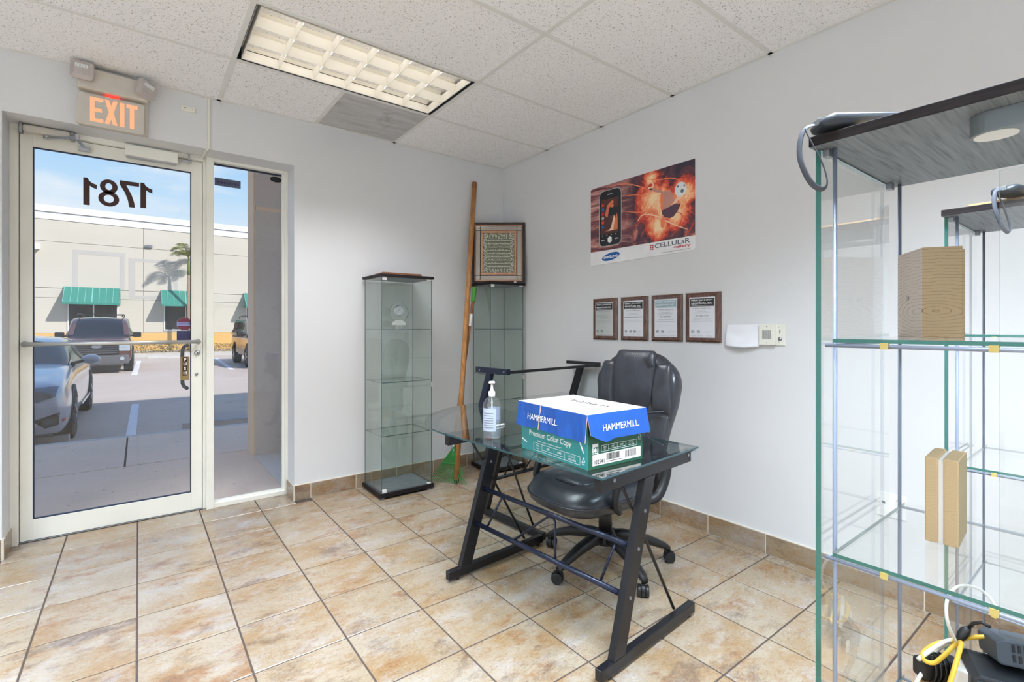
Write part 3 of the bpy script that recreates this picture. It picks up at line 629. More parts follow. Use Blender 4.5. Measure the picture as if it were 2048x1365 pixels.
for (hx, hz, rz_, ry_) in ((-.125, .190, R(-8), R(4)), (.148, .166, R(26), R(14))):
    h_ = MB(); rings = [(.046, .046, 0), (.052, .050, -.018), (.050, .048, -.034), (.030, .028, -.044)]
    P = []; n = 20
    for (a, b, y) in rings:
        for k in range(n):
            an = 2 * PI * k / n; c_, s_ = math.cos(an), math.sin(an); q = 0.28
            P.append((a * math.copysign(abs(c_) ** q, c_), y, b * math.copysign(abs(s_) ** q, s_)))
    h_.add(P[:2 * n], [(k, (k + 1) % n, n + (k + 1) % n, n + k) for k in range(n)] + [tuple(range(n))])
    ho = h_.build('lamp_head', 'aged_plastic', t, loc=(hx, -.088, hz), rot=(R(8), ry_, rz_))
    l_ = MB(); l_.add(P[n:], [(i * n + k, i * n + (k + 1) % n, (i + 1) * n + (k + 1) % n, (i + 1) * n + k) for i in range(2) for k in range(n)] + [tuple(range(2 * n, 3 * n))])
    l_.build('lens', 'lens_clear', ho); rb = MB()
    for k in range(11): rb.box(-.026 + .005 * k, -.0235 + .005 * k, -.0465, -.043, .010, .030)
    rb.build('lens_ribs', 'print_white', ho); MB().lathe([(0, -.012), (.007, -.012), (.010, .0)], (0, -.018, 0), 12, axis='y').build('bulb', 'dull_steel', ho)
t = empty('door_sensor', (0.249, YF, 2.622), 'small white oblong contact box on the wall beside the EXIT sign', 'sensor')
MB().box(-.040, .040, -.014, 0, -.016, .016).build('housing', 'cream_plastic', t, bevel=.003); MB().cyl((-.014, -.0145, .003), (-.014, -.0135, .003), .004, n=10).build('hole', 'dark_slot', t); MB().cyl((.025, -.0145, .0), (.025, -.0135, 0), .0025, n=8).build('hole', 'dark_slot', t)
t = empty('cable_cover', (0.362, YF, 2.40), 'white cable cover strip running down the wall from ceiling to door frame', 'cable cover')
MB().box(-.008, .008, -.010, 0, .0, .325).build('channel', 'cream_plastic', t, bevel=.002); MB().tube([(0, -.006, .002), (-.004, -.004, -.012), (-.012, .03, -.010), (-.016, .13, -.012), (-.018, .168, -.022)], .0065, 8).build('cable', 'cream_plastic', t, smooth=True)
MB().tube([(-.05, -.004, .322), (.0, -.008, .321), (.05, -.006, .318), (.062, -.01, .306), (.068, -.01, .290)], .002, 6).build('loose_wire', 'white_plastic', t, smooth=True)
# ---------------------------------------------------------------- outside
LOT = -0.22
lot = struct(MB().box(-40, 60, 7.2, 31.0, LOT - .1, LOT).build('road_surface', 'asphalt')); lot.name = 'asphalt_lot'
walk = struct(MB().box(-14, 16, YO, 7.2, LOT - .1, -0.042).build('sidewalk', 'walk_joint'))
G2 = .008
for y0, y1, xs in ((YO, 5.69, [-14, -7, -3.5, 3.2, 9, 16]), (5.69, 7.2, [-14, -5.1, -2.6, -0.10, 2.4, 4.9, 16])):
    for a, b in zip(xs[:-1], xs[1:]):
        MB().box(a + G2, b - G2, y0 + G2, y1 - (0 if y1 > 7 else G2), -0.042, -0.03).build('slab', 'walk_concrete', walk, bevel=.003)
struct(MB().box(-14, 16, 7.2, 7.34, LOT, -0.034).build('curb_near', 'curb_concrete', bevel=.012))
MB().box(0.905, 4.2, 4.10, 5.50, -0.0305, -0.018).build('planting_bed', 'mulch', walk).data.materials[0] = MATS['stucco_brown']
def paint(x0, y0, x1, y1, w=.11):
    return MB().bar((x0, y0, LOT + .003), (x1, y1, LOT + .003), w, .004).build('stall_line', 'road_paint', lot)
paint(-.085, 7.9, -.045, 11.7); paint(-.085 + 2.75, 7.9, 2.70, 11.7); paint(-2.85, 7.9, -2.80, 11.7); paint(-5.6, 7.9, -5.55, 11.7)
paint(-.10, 18.9, .02, 26.6, .15); paint(2.56, 19.2, 2.90, 26.7, .15); paint(-2.85, 18.9, -2.75, 26.6, .15); paint(5.3, 19.2, 5.6, 26.6, .15)
for x0, x1, lab in ((-2.3, -0.70, 'concrete wheel stop in front of the silver sedan'), (0.50, 2.2, 'concrete wheel stop in the empty stall outside the side window')):
    mb = MB(); mb.prism([(8.36, 0), (8.50, 0), (8.48, .09), (8.38, .09)], x0, x1, axis='x'); o = mb.build('wheel_stop', 'curb_concrete', loc=(0, 0, LOT), bevel=.008); tag(o, lab, 'wheel stop')
mb = MB(); mb.prism([(28.3, 0), (28.5, 0), (28.47, .1), (28.33, .1)], .35, 2.4, axis='x'); tag(mb.build('wheel_stop', 'curb_concrete', loc=(0, 0, LOT), bevel=.008), 'distant concrete wheel stop at the far kerb beside the dark red vehicle', 'wheel stop')
struct(MB().box(-40, 60, 29.6, 34.0, LOT, -0.07).build('walkway_far', 'curb_concrete'))
# roadside pillar by the side window
pil = struct(MB().box(0.915, 1.75, 5.36, 5.72, -0.04, 2.395).box(0.915, 1.75, 5.36, 5.72, 2.43, 7.2).build('pillar', 'stucco_brown')); pil.name = 'stucco_pillar'
MB().box(0.920, 1.745, 5.365, 5.715, 2.395, 2.43).build('reveal', 'stucco_tan', pil)
MB().box(0.900, 0.9155, 5.38, 5.70, -0.04, 7.2).build('side_band', 'stucco_tan', pil)

# opposite building
FYD = 34.0
def pane_joint(b, x0, x1, z): MB().box(x0, x1, FYD - .012, FYD, z - .02, z + .02).build('joint', 'facade_joint', b)
fac = empty('warehouse', (0, 0, 0), 'long cream panelled warehouse with white parapet and green awnings across the lot', 'building')
xs = [-22, -14.9, -7.4, 0.225, 7.6, 15.0, 22.5, 30]
for a, b in zip(xs[:-1], xs[1:]):
    for z0, z1 in ((0.94, 2.73), (2.75, 3.22), (3.25, 5.60), (5.62, 6.70)):
        MB().box(a + .012, b - .012, FYD, FYD + .3, z0, z1).build('wall_panel', 'facade_cream', fac)
MB().box(-22, 30, FYD + .02, FYD + 8, -.1, 6.9).build('core_wall', 'facade_joint', fac)
MB().box(-22, 30, FYD - .02, FYD + .3, -.1, .93).build('painted_base', 'facade_yellow', fac)
MB().box(-22, 30, FYD - .03, FYD + .3, 6.72, 7.08).build('parapet_band', 'facade_white', fac); MB().box(-22, 30, FYD - .10, FYD + .3, 7.10, 7.42).build('parapet_cap', 'facade_white', fac)
MB().box(-22, 30, FYD - .0, FYD + .3, 7.08, 7.10).build('parapet_joint', 'facade_joint', fac)
def window_bay(x0):
    x1 = x0 + 2.27
    f = MB().box(x0 + .18, x1 - .12, FYD - .03, FYD, 1.08, 3.10).build('window', 'tinted_window', fac)
    fr_ = MB(); fr_.box(x0 + .13, x0 + .19, FYD - .05, FYD, 1.05, 3.1); fr_.box(x1 - .15, x1 - .09, FYD - .05, FYD, 1.05, 3.1); fr_.box(x0 + .19, x1 - .15, FYD - .05, FYD, 1.05, 1.11); fr_.box((x0 + x1) / 2, (x0 + x1) / 2 + .05, FYD - .05, FYD - .03, 1.11, 3.1)
    fr_.build('window_frame', 'facade_white', f)
    mb = MB(); mb.prism([(FYD - .03, 3.33), (FYD - .98, 2.50), (FYD - .98, 2.40), (FYD - .95, 2.40), (FYD - .95, 2.48), (FYD - .03, 3.27)], x0, x1, axis='x')
    mb.prism([(FYD - .03, 3.30), (FYD - .96, 2.45), (FYD - .03, 2.45)], x0, x0 + .02, axis='x'); mb.prism([(FYD - .03, 3.30), (FYD - .96, 2.45), (FYD - .03, 2.45)], x1 - .02, x1, axis='x')
    a = mb.build('awning', 'awning_teal', fac); s = MB()
    for k in range(9):
        xx = x0 + .02 + (2.23) * k / 8; s.bar((xx, FYD - .03, 3.345), (xx, FYD - .98, 2.515), .02 if k != 4 else .05, .025)
    s.build('seam', 'awning_seam', a)
for x0 in (-15.3, -11.2, -7.1, -3.04, 1.01, 5.14, 9.2, 13.3): window_bay(x0)
def patch(x0, x1, z0, z1, ang=0): MB().box(x0, x1, FYD - .006, FYD, z0, z1).build('reflection_patch', 'reflection_grey', fac)  # reflections of framed shapes in the door glass, laid on the wall as grey
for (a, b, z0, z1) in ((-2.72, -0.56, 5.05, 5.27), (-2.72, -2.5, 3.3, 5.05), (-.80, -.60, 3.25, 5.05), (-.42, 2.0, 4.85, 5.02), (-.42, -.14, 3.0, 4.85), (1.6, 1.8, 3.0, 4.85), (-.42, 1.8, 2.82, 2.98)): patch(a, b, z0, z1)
MB().box(.30, .62, FYD - .12, FYD, 5.66, 5.80).build('junction_box', 'dull_steel', fac)
lp = MB(); lp.prism([(FYD, 5.45), (FYD, 5.15), (FYD - .45, 5.12), (FYD - .45, 5.22), (FYD - .1, 5.45)], -4.9, -3.95, axis='x'); lp.build('wall_lamp', 'facade_white', fac)

# palms by the opposite wall
def make_palm(x, y, zc, label, seed=3):
    rnd = random.Random(seed)
    t = empty('palm_tree', (x, y, -.07), label, 'tree', group='young palms along the far building')
    h = zc + .07
    mb = MB(); mb.tube([(0.05, 0, 0), (0.02, 0, h * .3), (0.0, 0, h * .6), (0.03, 0, h * .82)], [.12, .085, .075, .08], 10); mb.build('trunk', 'palm_trunk', t, smooth=True)
    mb = MB(); mb.tube([(0.03, 0, h * .80), (0.03, 0, h * .9), (0.02, 0, h)], [.085, .075, .03], 10); mb.build('crown_shaft', 'palm_sheath', t, smooth=True)
    for k in range(9):
        az = 2 * PI * k / 9 + rnd.uniform(-.25, .25); up_ = rnd.uniform(.8, 1.7); L = rnd.uniform(1.2, 1.6)
        pts = []
        for i in range(12):
            s = i / 11; r = L * s * (1 - .15 * s) * (1.15 - .3 * up_); z = h - .05 + L * (up_ * s - (.50 + up_ * .45) * s * s)
            pts.append(Vector((math.cos(az) * r, math.sin(az) * r, z)))
        m_ = MB(); m_.tube(pts, [.018 * (1 - .8 * i / 11) for i in range(12)], 5); side = Vector((-math.sin(az), math.cos(az), 0))
        for i in range(3, 34):
            s = i / 34; f = s * 11; a = int(f); p = pts[a].lerp(pts[min(a + 1, 11)], f - a); d = (pts[min(a + 1, 11)] - pts[a]).normalized()
            ll = .36 * math.sin(PI * min(1, s * .95 + .08)) ** .6 + .05
            for sg in (-1, 1):
                q = p + side * sg * ll * .78 + d * ll * .5 - Vector((0, 0, ll * rnd.uniform(.25, .5))); wd = d * .013
                m_.add([p - wd, p + wd, p.lerp(q, .6) + wd, q, p.lerp(q, .6) - wd], [(0, 1, 2, 3, 4)])
        m_.build('frond', 'palm_leaf', t)
    return t
make_palm(2.22, 32.8, 5.20, 'young palm tree with drooping fronds casting a shadow on the warehouse wall')
make_palm(-5.82, 32.5, 7.75, 'tall palm tree whose frond tip shows at the edge of the door glass', 8)
# hedge strip: two rows of small leafy shrubs
hd = MB(); rnd = random.Random(5)
for k in range(9000):
    x = rnd.uniform(-9, 12); y = rnd.uniform(30.6, 31.7); z = -.07 + rnd.random() ** 1.3 * .42
    s = rnd.uniform(.04, .09); a = rnd.uniform(0, 2 * PI); b = rnd.uniform(-.9, .9)
    d = Vector((math.cos(a), math.sin(a), b)).normalized() * s; e2 = Vector((-math.sin(a), math.cos(a), .3)) * s * .5; p = Vector((x, y, z))
    hd.add([p - e2, p + d * .8 - e2 * .2, p + d * 1.4, p + e2], [(0, 1, 2, 3)], 0 if rnd.random() > .35 else 1)
tag(hd.build('hedge', ['hedge_leaf', 'hedge_leaf_dry']), 'low dry olive hedge along the foot of the warehouse', 'hedge', kind='stuff')
struct(MB().box(-40, 60, 30.4, 31.9, -.072, -.05).build('planting_strip', 'mulch'))
lv = MB()
for k in range(260):
    x = rnd.uniform(-.9, 2.4); y = rnd.uniform(4.3, 8.2) if rnd.random() < .6 else rnd.uniform(8.6, 11.5); z = (-.029 if y < 7.2 else LOT + .001); a = rnd.uniform(0, PI); s = rnd.uniform(.008, .022)
    c_, s_ = math.cos(a) * s, math.sin(a) * s; lv.add([(x - c_, y - s_, z), (x + s_ * .3, y - c_ * .3, z + .002), (x + c_, y + s_, z), (x - s_ * .3, y + c_ * .3, z + .002)], [(0, 1, 2, 3)])
tag(lv.build('leaf_litter', 'mulch'), 'pale dry leaf litter scattered on the sidewalk and asphalt outside', 'litter', kind='stuff')

# ---------------------------------------------------------------- cars
class Loft:
    """body from cross-sections along y: each station (y, [(x, z), ...]) from the sill centre out, up and over to the roof centre; mirrored"""
    def __init__(s, st): s.st = st; s.n = len(st[0][1])
    def at(s, v, u):
        """v: 0..len-1 station, u: 0..n-1 along the half section; smooth in both"""
        def cr(a, b, c, d, t): return 0.5 * ((2 * b) + (-a + c) * t + (2 * a - 5 * b + 4 * c - d) * t * t + (-a + 3 * b - 3 * c + d) * t ** 3)
        S = s.st; i = min(int(v), len(S) - 2); t = v - i
        def pt(st, u):
            P = st[1]; j = min(int(u), s.n - 2); q = u - j
            g = lambda k: P[max(0, min(s.n - 1, k))]
            a, b, c, d = g(j - 1), g(j), g(j + 1), g(j + 2)
            return (cr(a[0], b[0], c[0], d[0], q) if 0 < j < s.n - 2 else b[0] + (c[0] - b[0]) * q, cr(a[1], b[1], c[1], d[1], q) if 0 < j < s.n - 2 else b[1] + (c[1] - b[1]) * q)
        g = lambda k: S[max(0, min(len(S) - 1, k))]
        A, B, C_, D = (g(i - 1), g(i), g(i + 1), g(i + 2))
        pa, pb, pc, pd = pt(A, u), pt(B, u), pt(C_, u), pt(D, u)
        return Vector((max(0, cr(pa[0], pb[0], pc[0], pd[0], t)), B[0] + (C_[0] - B[0]) * t, cr(pa[1], pb[1], pc[1], pd[1], t)))
    def mesh(s, mb, nv=4, nu=4, mi=0):
        V = (len(s.st) - 1) * nv; U = (s.n - 1) * nu
        for sg in (1, -1):
            P = []
            for a in range(V + 1):
                for b in range(U + 1):
                    p = s.at(a / nv, b / nu); P.append((p.x * sg, p.y, p.z))
            F = [(a * (U + 1) + b, a * (U + 1) + b + 1, (a + 1) * (U + 1) + b + 1, (a + 1) * (U + 1) + b) for a in range(V) for b in range(U)]
            mb.add(P, F, mi)
        for a in (0, V):
            ring = [s.at(a / nv, b / nu) for b in range(U + 1)]; P = [tuple(p) for p in ring] + [(-p.x, p.y, p.z) for p in reversed(ring)]
            mb.add(P, [tuple(range(len(P)))], mi)
        return mb
    def patch(s, mb, v0, v1, u0, u1, off=.006, n=8, mi=0, both=True, shape=None):
        for sg in ((1, -1) if both else (1,)):
            def fn(a, b):
                uu, vv = a, b
                if shape: uu, vv = shape(a, b)
                v = v0 + (v1 - v0) * vv; u = u0 + (u1 - u0) * uu; p = s.at(v, u)
                e_ = .02; dv = s.at(min(v + e_, len(s.st) - 1.001), u) - s.at(max(0, v - e_), u); du = s.at(v, min(u + e_, s.n - 1.001)) - s.at(v, max(0, u - e_))
                nrm = du.cross(dv); nrm = nrm.normalized() if nrm.length > 1e-9 else Vector((0, -1, 0))
                if nrm.x * (p.x + .001) + nrm.z * (p.z - .6) + nrm.y * (p.y - 2.2) * .2 < 0: nrm = -nrm
                q = p + nrm * off; return (q.x * sg, q.y, q.z)
            mb.grid(fn, n, n, mi)
        return mb
def wheel(parent, x, y, r, w, sgn):
    mb = MB(); mb.lathe([(r * .62, -w / 2), (r * .93, -w / 2), (r, -w / 2 + .02), (r, w / 2 - .02), (r * .93, w / 2), (r * .62, w / 2)], (0, 0, 0), 28, axis='x')
    o = mb.build('wheel', 'tyre', parent, smooth=False, loc=(x, y, r))
    m2 = MB(); m2.lathe([(r * .63, .0), (r * .60, .02), (r * .5, .015), (0.0, .015)], (0, 0, 0), 28, axis='x')
    for k in range(5):
        a = 2 * PI * k / 5; m2.bar((.025, .03 * math.cos(a), .03 * math.sin(a)), (.022, r * .6 * math.cos(a), r * .6 * math.sin(a)), .05, .014, up=(1, 0, 0))
    m2.build('rim', 'alloy', o, loc=(sgn * w / 2 * .8, 0, 0), rot=(0, 0, 0 if sgn > 0 else PI))
    return o
HEADQ = [(.50, .735), (.795, .752), (.775, .635), (.50, .535)]; FOGQ = [(.585, .372), (.815, .445), (.805, .297), (.69, .27)]; MARKQ = [(.828, .352), (.868, .366), (.866, .334), (.832, .316)]
def make_sedan(loc):
    t = empty('sedan', loc, 'silver four-door sedan parked nose-in just outside the glass door', 'car')
    W = .88
    def sec(w, zs, hood, crown=.03, bulge=1.0): # sill centre .. hood centre
        return [(0, zs), (w * .80, zs), (w * .96, zs + .06), (w, zs + (hood - zs) * .38), (w * .985, zs + (hood - zs) * .72), (w * .90, hood - .035), (w * .62, hood + crown * .4), (0, hood + crown)]
    st = [(0.0, sec(.66, .26, .62)), (.06, sec(.80, .20, .72)), (.22, sec(.865, .17, .785)), (.55, sec(W, .17, .84)), (1.0, sec(W, .18, .90)), (1.45, sec(W, .18, .935)), (2.2, sec(W, .18, .93)), (3.2, sec(W, .18, .93)), (3.9, sec(W * .99, .18, .95)), (4.5, sec(W * .95, .2, .94)), (4.75, sec(W * .86, .28, .86)), (4.8, sec(W * .8, .34, .76))]
    L = Loft(st); L.mesh(MB()).build('body', 'car_silver', t, smooth=True)
    gh = Loft([(1.35, [(0, .88), (W * .86, .88), (W * .85, .89), (W * .78, .90), (0, .92)]), (1.75, [(0, .88), (W * .90, .88), (W * .88, .95), (W * .74, 1.06), (0, 1.10)]), (2.15, [(0, .88), (W * .91, .88), (W * .86, 1.0), (W * .68, 1.22), (0, 1.28)]), (2.7, [(0, .88), (W * .91, .88), (W * .86, 1.05), (W * .66, 1.29), (0, 1.34)]), (3.4, [(0, .88), (W * .9, .88), (W * .85, 1.04), (W * .65, 1.26), (0, 1.31)]), (4.0, [(0, .88), (W * .86, .88), (W * .8, .98), (W * .68, 1.08), (0, 1.13)]), (4.45, [(0, .88), (W * .76, .89), (W * .72, .91), (W * .66, .93), (0, .95)])])
    gh.mesh(MB()).build('greenhouse', 'car_glass', t, smooth=True)
    mb = MB(); gh.patch(mb, 2.0, 4.6, 2.75, 3.98, .006, 10); mb.build('roof', 'car_silver', t, smooth=True)
    mb = MB(); gh.patch(mb, .1, 2.1, 2.0, 2.30, .008, 10); mb.build('pillar', 'car_silver', t, smooth=True)
    mb = MB(); gh.patch(mb, 2.9, 3.1, 1.1, 2.9, .008, 5); mb.build('door_pillar', 'black_plastic', t, smooth=True)
    from mathutils.bvhtree import BVHTree
    bm_ = L.mesh(MB()); bvh = BVHTree.FromPolygons([tuple(p) for p in bm_.v], bm_.f)
    def decal(name, quad, m_, off=.008, n=9):
        mb = MB()
        for sg in (1, -1):
            def fn(a, b):
                (x0, z0), (x1, z1), (x2, z2), (x3, z3) = quad
                x = (x0 * (1 - a) + x1 * a) * (1 - b) + (x3 * (1 - a) + x2 * a) * b; z = (z0 * (1 - a) + z1 * a) * (1 - b) + (z3 * (1 - a) + z2 * a) * b
                h_ = bvh.ray_cast(Vector((x, -1, z)), Vector((0, 1, 0))); y = h_[0].y if h_[0] else 1.0
                return (x * sg, y - off, z)
            mb.grid(fn, n, n)
        return mb.build(name, m_, t, smooth=True)
    decal('headlight', HEADQ, 'headlamp_dark'); decal('headlight_trim', [(HEADQ[0][0], HEADQ[0][1]), (HEADQ[1][0], HEADQ[1][1]), (HEADQ[1][0], HEADQ[1][1] + .018), (HEADQ[0][0], HEADQ[0][1] + .018)], 'alloy', .010)
    decal('fog_recess', FOGQ, 'black_plastic'); cxf = sum(q[0] for q in FOGQ) / 4; czf = sum(q[1] for q in FOGQ) / 4
    decal('fog_lamp', [(cxf - .045, czf + .03), (cxf + .035, czf + .03), (cxf + .035, czf - .03), (cxf - .045, czf - .03)], 'headlamp_dark', .016, 5)
    decal('side_marker', MARKQ, 'amber', .010, 4)
    mb = MB(); mb.box(-.42, .42, -.015, .03, .34, .52); mb.build('grille', 'black_plastic', t, bevel=.02)
    mb = MB()
    for k in range(3): mb.box(-.44, .44, -.03, .03, .37 + .06 * k, .385 + .06 * k)
    mb.build('grille_bar', 'alloy', t); mb = MB(); mb.box(-.5, .5, -.01, .1, .20, .27); mb.build('lower_grille', 'black_plastic', t, bevel=.02)
    for sg in (1, -1):
        mb = MB(); mb.lathe([(0, -.005), (.355, -.005), (.37, .012)], (0, 0, 0), 28, axis='x')
        for y in (.92, 3.7): MB().cyl((sg * (W - .03), y, .335), (sg * (W + .004), y, .335), .362, n=28).build('wheel_arch', 'dark_slot', t)
        for y in (.92, 3.7): wheel(t, sg * (W - .09), y, .325, .21, sg)
        m_ = MB(); m_.lathe([(0, -.05), (.055, -.045), (.085, -.01), (.09, .03), (.07, .05), (0, .055)], (0, 0, 0), 20, axis='y')
        mo = m_.build('mirror', 'car_silver', t, smooth=True, loc=(sg * (W + .12), 1.75, .985)); mo.scale = (1.25, 1, .8)
        MB().bar((sg * (W - .1), 1.74, .93), (sg * (W + .05), 1.75, .965), .05, .04).build('mirror_arm', 'black_plastic', t)
        MB().box(sg * W - .004, sg * W + .012, 1.95, 3.55, .30, .33).build('side_moulding', 'car_silver', t)
    return t
def make_suv(loc, label, paint_m, trim_m, first=None):
    if first is not None:
        t = dup(first, None, loc, 0, label)
        return t
    t = empty('sport_utility_vehicle', loc, label, 'car', group='sport utility vehicles in the far stalls')
    W = .86
    def sec(w, zs, hood, crown=.04): return [(0, zs), (w * .85, zs), (w * .98, zs + .08), (w, zs + (hood - zs) * .4), (w * .985, zs + (hood - zs) * .72), (w * .94, hood - .05), (w * .7, hood + crown * .3), (0, hood + crown)]
    st = [(0, sec(.78, .40, .96)), (.08, sec(.84, .36, 1.04)), (.5, sec(W, .36, 1.10)), (1.3, sec(W, .36, 1.16)), (2.2, sec(W, .36, 1.18)), (3.6, sec(W, .36, 1.18)), (4.7, sec(W, .38, 1.18)), (4.9, sec(W * .96, .42, 1.16))]
    L = Loft(st); L.mesh(MB()).build('body', paint_m, t, smooth=True)
    gh = Loft([(1.25, [(0, 1.14), (W * .9, 1.14), (W * .9, 1.16), (W * .84, 1.17), (0, 1.18)]), (1.75, [(0, 1.14), (W * .95, 1.14), (W * .9, 1.38), (W * .76, 1.62), (0, 1.68)]), (2.2, [(0, 1.14), (W * .96, 1.14), (W * .9, 1.45), (W * .78, 1.76), (0, 1.80)]), (3.6, [(0, 1.14), (W * .96, 1.14), (W * .9, 1.45), (W * .78, 1.78), (0, 1.83)]), (4.6, [(0, 1.14), (W * .96, 1.14), (W * .9, 1.45), (W * .78, 1.76), (0, 1.80)]), (4.85, [(0, 1.14), (W * .94, 1.14), (W * .88, 1.4), (W * .76, 1.66), (0, 1.70)])])
    gh.mesh(MB()).build('greenhouse', 'car_glass', t, smooth=True)
    mb = MB(); gh.patch(mb, 1.5, 4.95, 2.85, 3.98, .008, 12); mb.build('roof', trim_m, t, smooth=True)
    mb = MB(); gh.patch(mb, .1, 1.7, 2.55, 3.1, .012, 8); mb.build('pillar', paint_m, t, smooth=True)
    for v in (1.9, 3.05, 4.6):
        mb = MB(); gh.patch(mb, v, v + .22, 1.05, 2.95, .010, 5); mb.build('door_pillar', paint_m, t, smooth=True)
    mb = MB(); mb.box(-.54, .54, -.04, .06, .60, .99); mb.build('grille', 'black_plastic', t, bevel=.03)
    mb = MB()
    for k in range(5): mb.box(-.50, .50, -.055, -.02, .645 + .065 * k, .662 + .065 * k)
    mb.build('grille_bar', 'car_grey_trim', t)
    MB().prism([(.13 * math.cos(a * PI / 12), .855 + .052 * math.sin(a * PI / 12)) for a in range(24)], -.062, -.045, axis='y').build('badge', 'alloy', t)
    mb = MB(); mb.box(-.80, .80, -.08, .12, .30, .58); mb.build('bumper', 'car_grey_trim', t, bevel=.04, seg=3)
    for sg in (1, -1):
        mb = MB(); mb.box(min(sg * .53, sg * .82), max(sg * .53, sg * .82), -.03, .18, .70, .97); mb.build('headlight', 'lamp_lens', t, bevel=.03)
        MB().lathe([(0, -.02), (.055, -.015), (.06, 0)], (sg * .62, -.075, .47), 16, axis='y').build('fog_lamp', 'lamp_lens', t)
        for y in (.95, 3.85): MB().cyl((sg * (W - .03), y, .42), (sg * (W + .005), y, .42), .45, n=28).build('wheel_arch', 'dark_slot', t)
        for y in (.95, 3.85): wheel(t, sg * (W - .09), y, .385, .25, sg)
        MB().box(min(sg * (W + .02), sg * (W + .25)), max(sg * (W + .02), sg * (W + .25)), 1.45, 1.60, 1.12, 1.30).build('mirror', 'black_plastic', t, bevel=.03)
        MB().box(min(sg * (W - .06), sg * (W + .03)), max(sg * (W - .06), sg * (W + .03)), 1.5, 1.57, 1.14, 1.20).build('mirror_arm', 'black_plastic', t)
        MB().box(min(sg * W, sg * (W + .03)), max(sg * W, sg * (W + .03)), 1.4, 3.35, .46, .62).build('cladding', trim_m, t)
        mb = MB(); mb.tube([(sg * .58, 1.95, 1.82), (sg * .60, 2.1, 1.90), (sg * .60, 3.3, 1.93), (sg * .60, 4.4, 1.90), (sg * .58, 4.55, 1.83)], .018, 8); mb.build('roof_rail', 'black_plastic', t, smooth=True)
    for y in (2.3, 4.1): MB().bar((-.60, y, 1.91), (.60, y, 1.91), .05, .02).build('cross_bar', 'black_plastic', t)
    return t
make_sedan((-1.56, 7.85, LOT))
s1 = make_suv((-1.03, 19.9, LOT), 'dark maroon sport utility vehicle with roof rack parked facing the door', 'car_maroon', 'car_maroon')
s2 = make_suv((4.02, 19.2, LOT), 'red sport utility vehicle with beige trim half hidden by the stucco pillar', 'car_red', 'car_beige_trim', s1)
for ch in s2.children:
    if ch.name.split('.')[0] in ('body', 'pillar', 'door_pillar', 'roof', 'cladding'):
        ch.data = ch.data.copy(); ch.data.materials[0] = MATS['car_beige_trim' if ch.name.split('.')[0] in ('roof', 'cladding', 'pillar') else 'car_red']
# ---------------------------------------------------------------- tall glass display cabinets by the front wall
EDGE = ['cabinet_glass', 'glass_edge_dark']
def pane(name, x0, x1, y0, y1, z0, z1, parent, m='cabinet_glass', e='glass_edge_dark', clear=()):
    """thin pane: the two large faces are glass, the four cut edges are green"""
    dx, dy, dz = x1 - x0, y1 - y0, z1 - z0; k = [1] * 6
    t = min(dx, dy, dz)
    if t == dz: k[0] = k[1] = 0
    elif t == dy: k[2] = k[4] = 0
    else: k[3] = k[5] = 0
    for q in clear: k[q] = 0
    return MB().box(x0, x1, y0, y1, z0, z1, 0, k).build(name, [m, e], parent)
def display_cabinet(loc, w, d, rz, label):
    t = empty('display_cabinet', loc, label, 'glass cabinet', rz)
    h = 1.625
    b = MB(); b.box(0, w, 0, d, .014, .044); b.build('base_board', 'ebony_board', t, bevel=.002)
    for x, y in ((.03, .03), (w - .03, .03), (.03, d - .03), (w - .03, d - .03)): MB().cyl((x, y, 0), (x, y, .014), .018, n=14).build('foot', 'dull_steel', t)
    MB().box(0, w, 0, d, h - .020, h).build('top_board', 'ebony_board', t, bevel=.002)
    MB().box(.012, w - .012, .012, d - .012, h - .0225, h - .020).build('top_underside', 'grey_oak', t); MB().box(.012, w - .012, .012, d - .012, .044, .0465).build('base_panel', 'grey_oak', t)
    z0, z1, i, T = .0465, h - .0225, .014, .004
    pane('side_pane', i, i + T, i + .003, d - i, z0, z1, t); pane('side_pane', w - i - T, w - i, i + .003, d - i, z0, z1, t)
    pane('back_pane', i + T, w - i - T, d - i - T, d - i, z0, z1, t); pane('door_pane', i, w - i, i - .003, i + .001, z0 + .003, z1 - .003, t)
    for z in (.448, .835, 1.222): pane('shelf', i + .008, w - i - .008, i + .012, d - i - .008, z - .002, z + .003, t, 'shelf_glass')
    for z, s in ((.0465, 1), (z1, -1)):
        MB().box(i + .004, i + .036, i - .005, i + .014, min(z, z + s * .022), max(z, z + s * .022)).build('hinge_plate', 'white_plastic', t)
    MB().box(w - .055, w - .020, i - .005, i + .010, z1 - .008, z1).build('catch', 'white_plastic', t); MB().box(w - .055, w - .025, i - .005, i + .010, .0465, .056).build('catch', 'white_plastic', t)
    MB().box(w - .020, w - .016, i - .007, i - .003, .785, .820).build('door_knob', 'white_plastic', t)
    return t
CB1 = display_cabinet((1.372, 3.345, 0), .43, .355, 0, 'tall glass display cabinet against the front wall holding a crystal award')
CB2 = display_cabinet((2.340, 3.372, 0), .365, .320, R(-3.0), 'tall glass display cabinet in the room corner under the framed calligraphy')
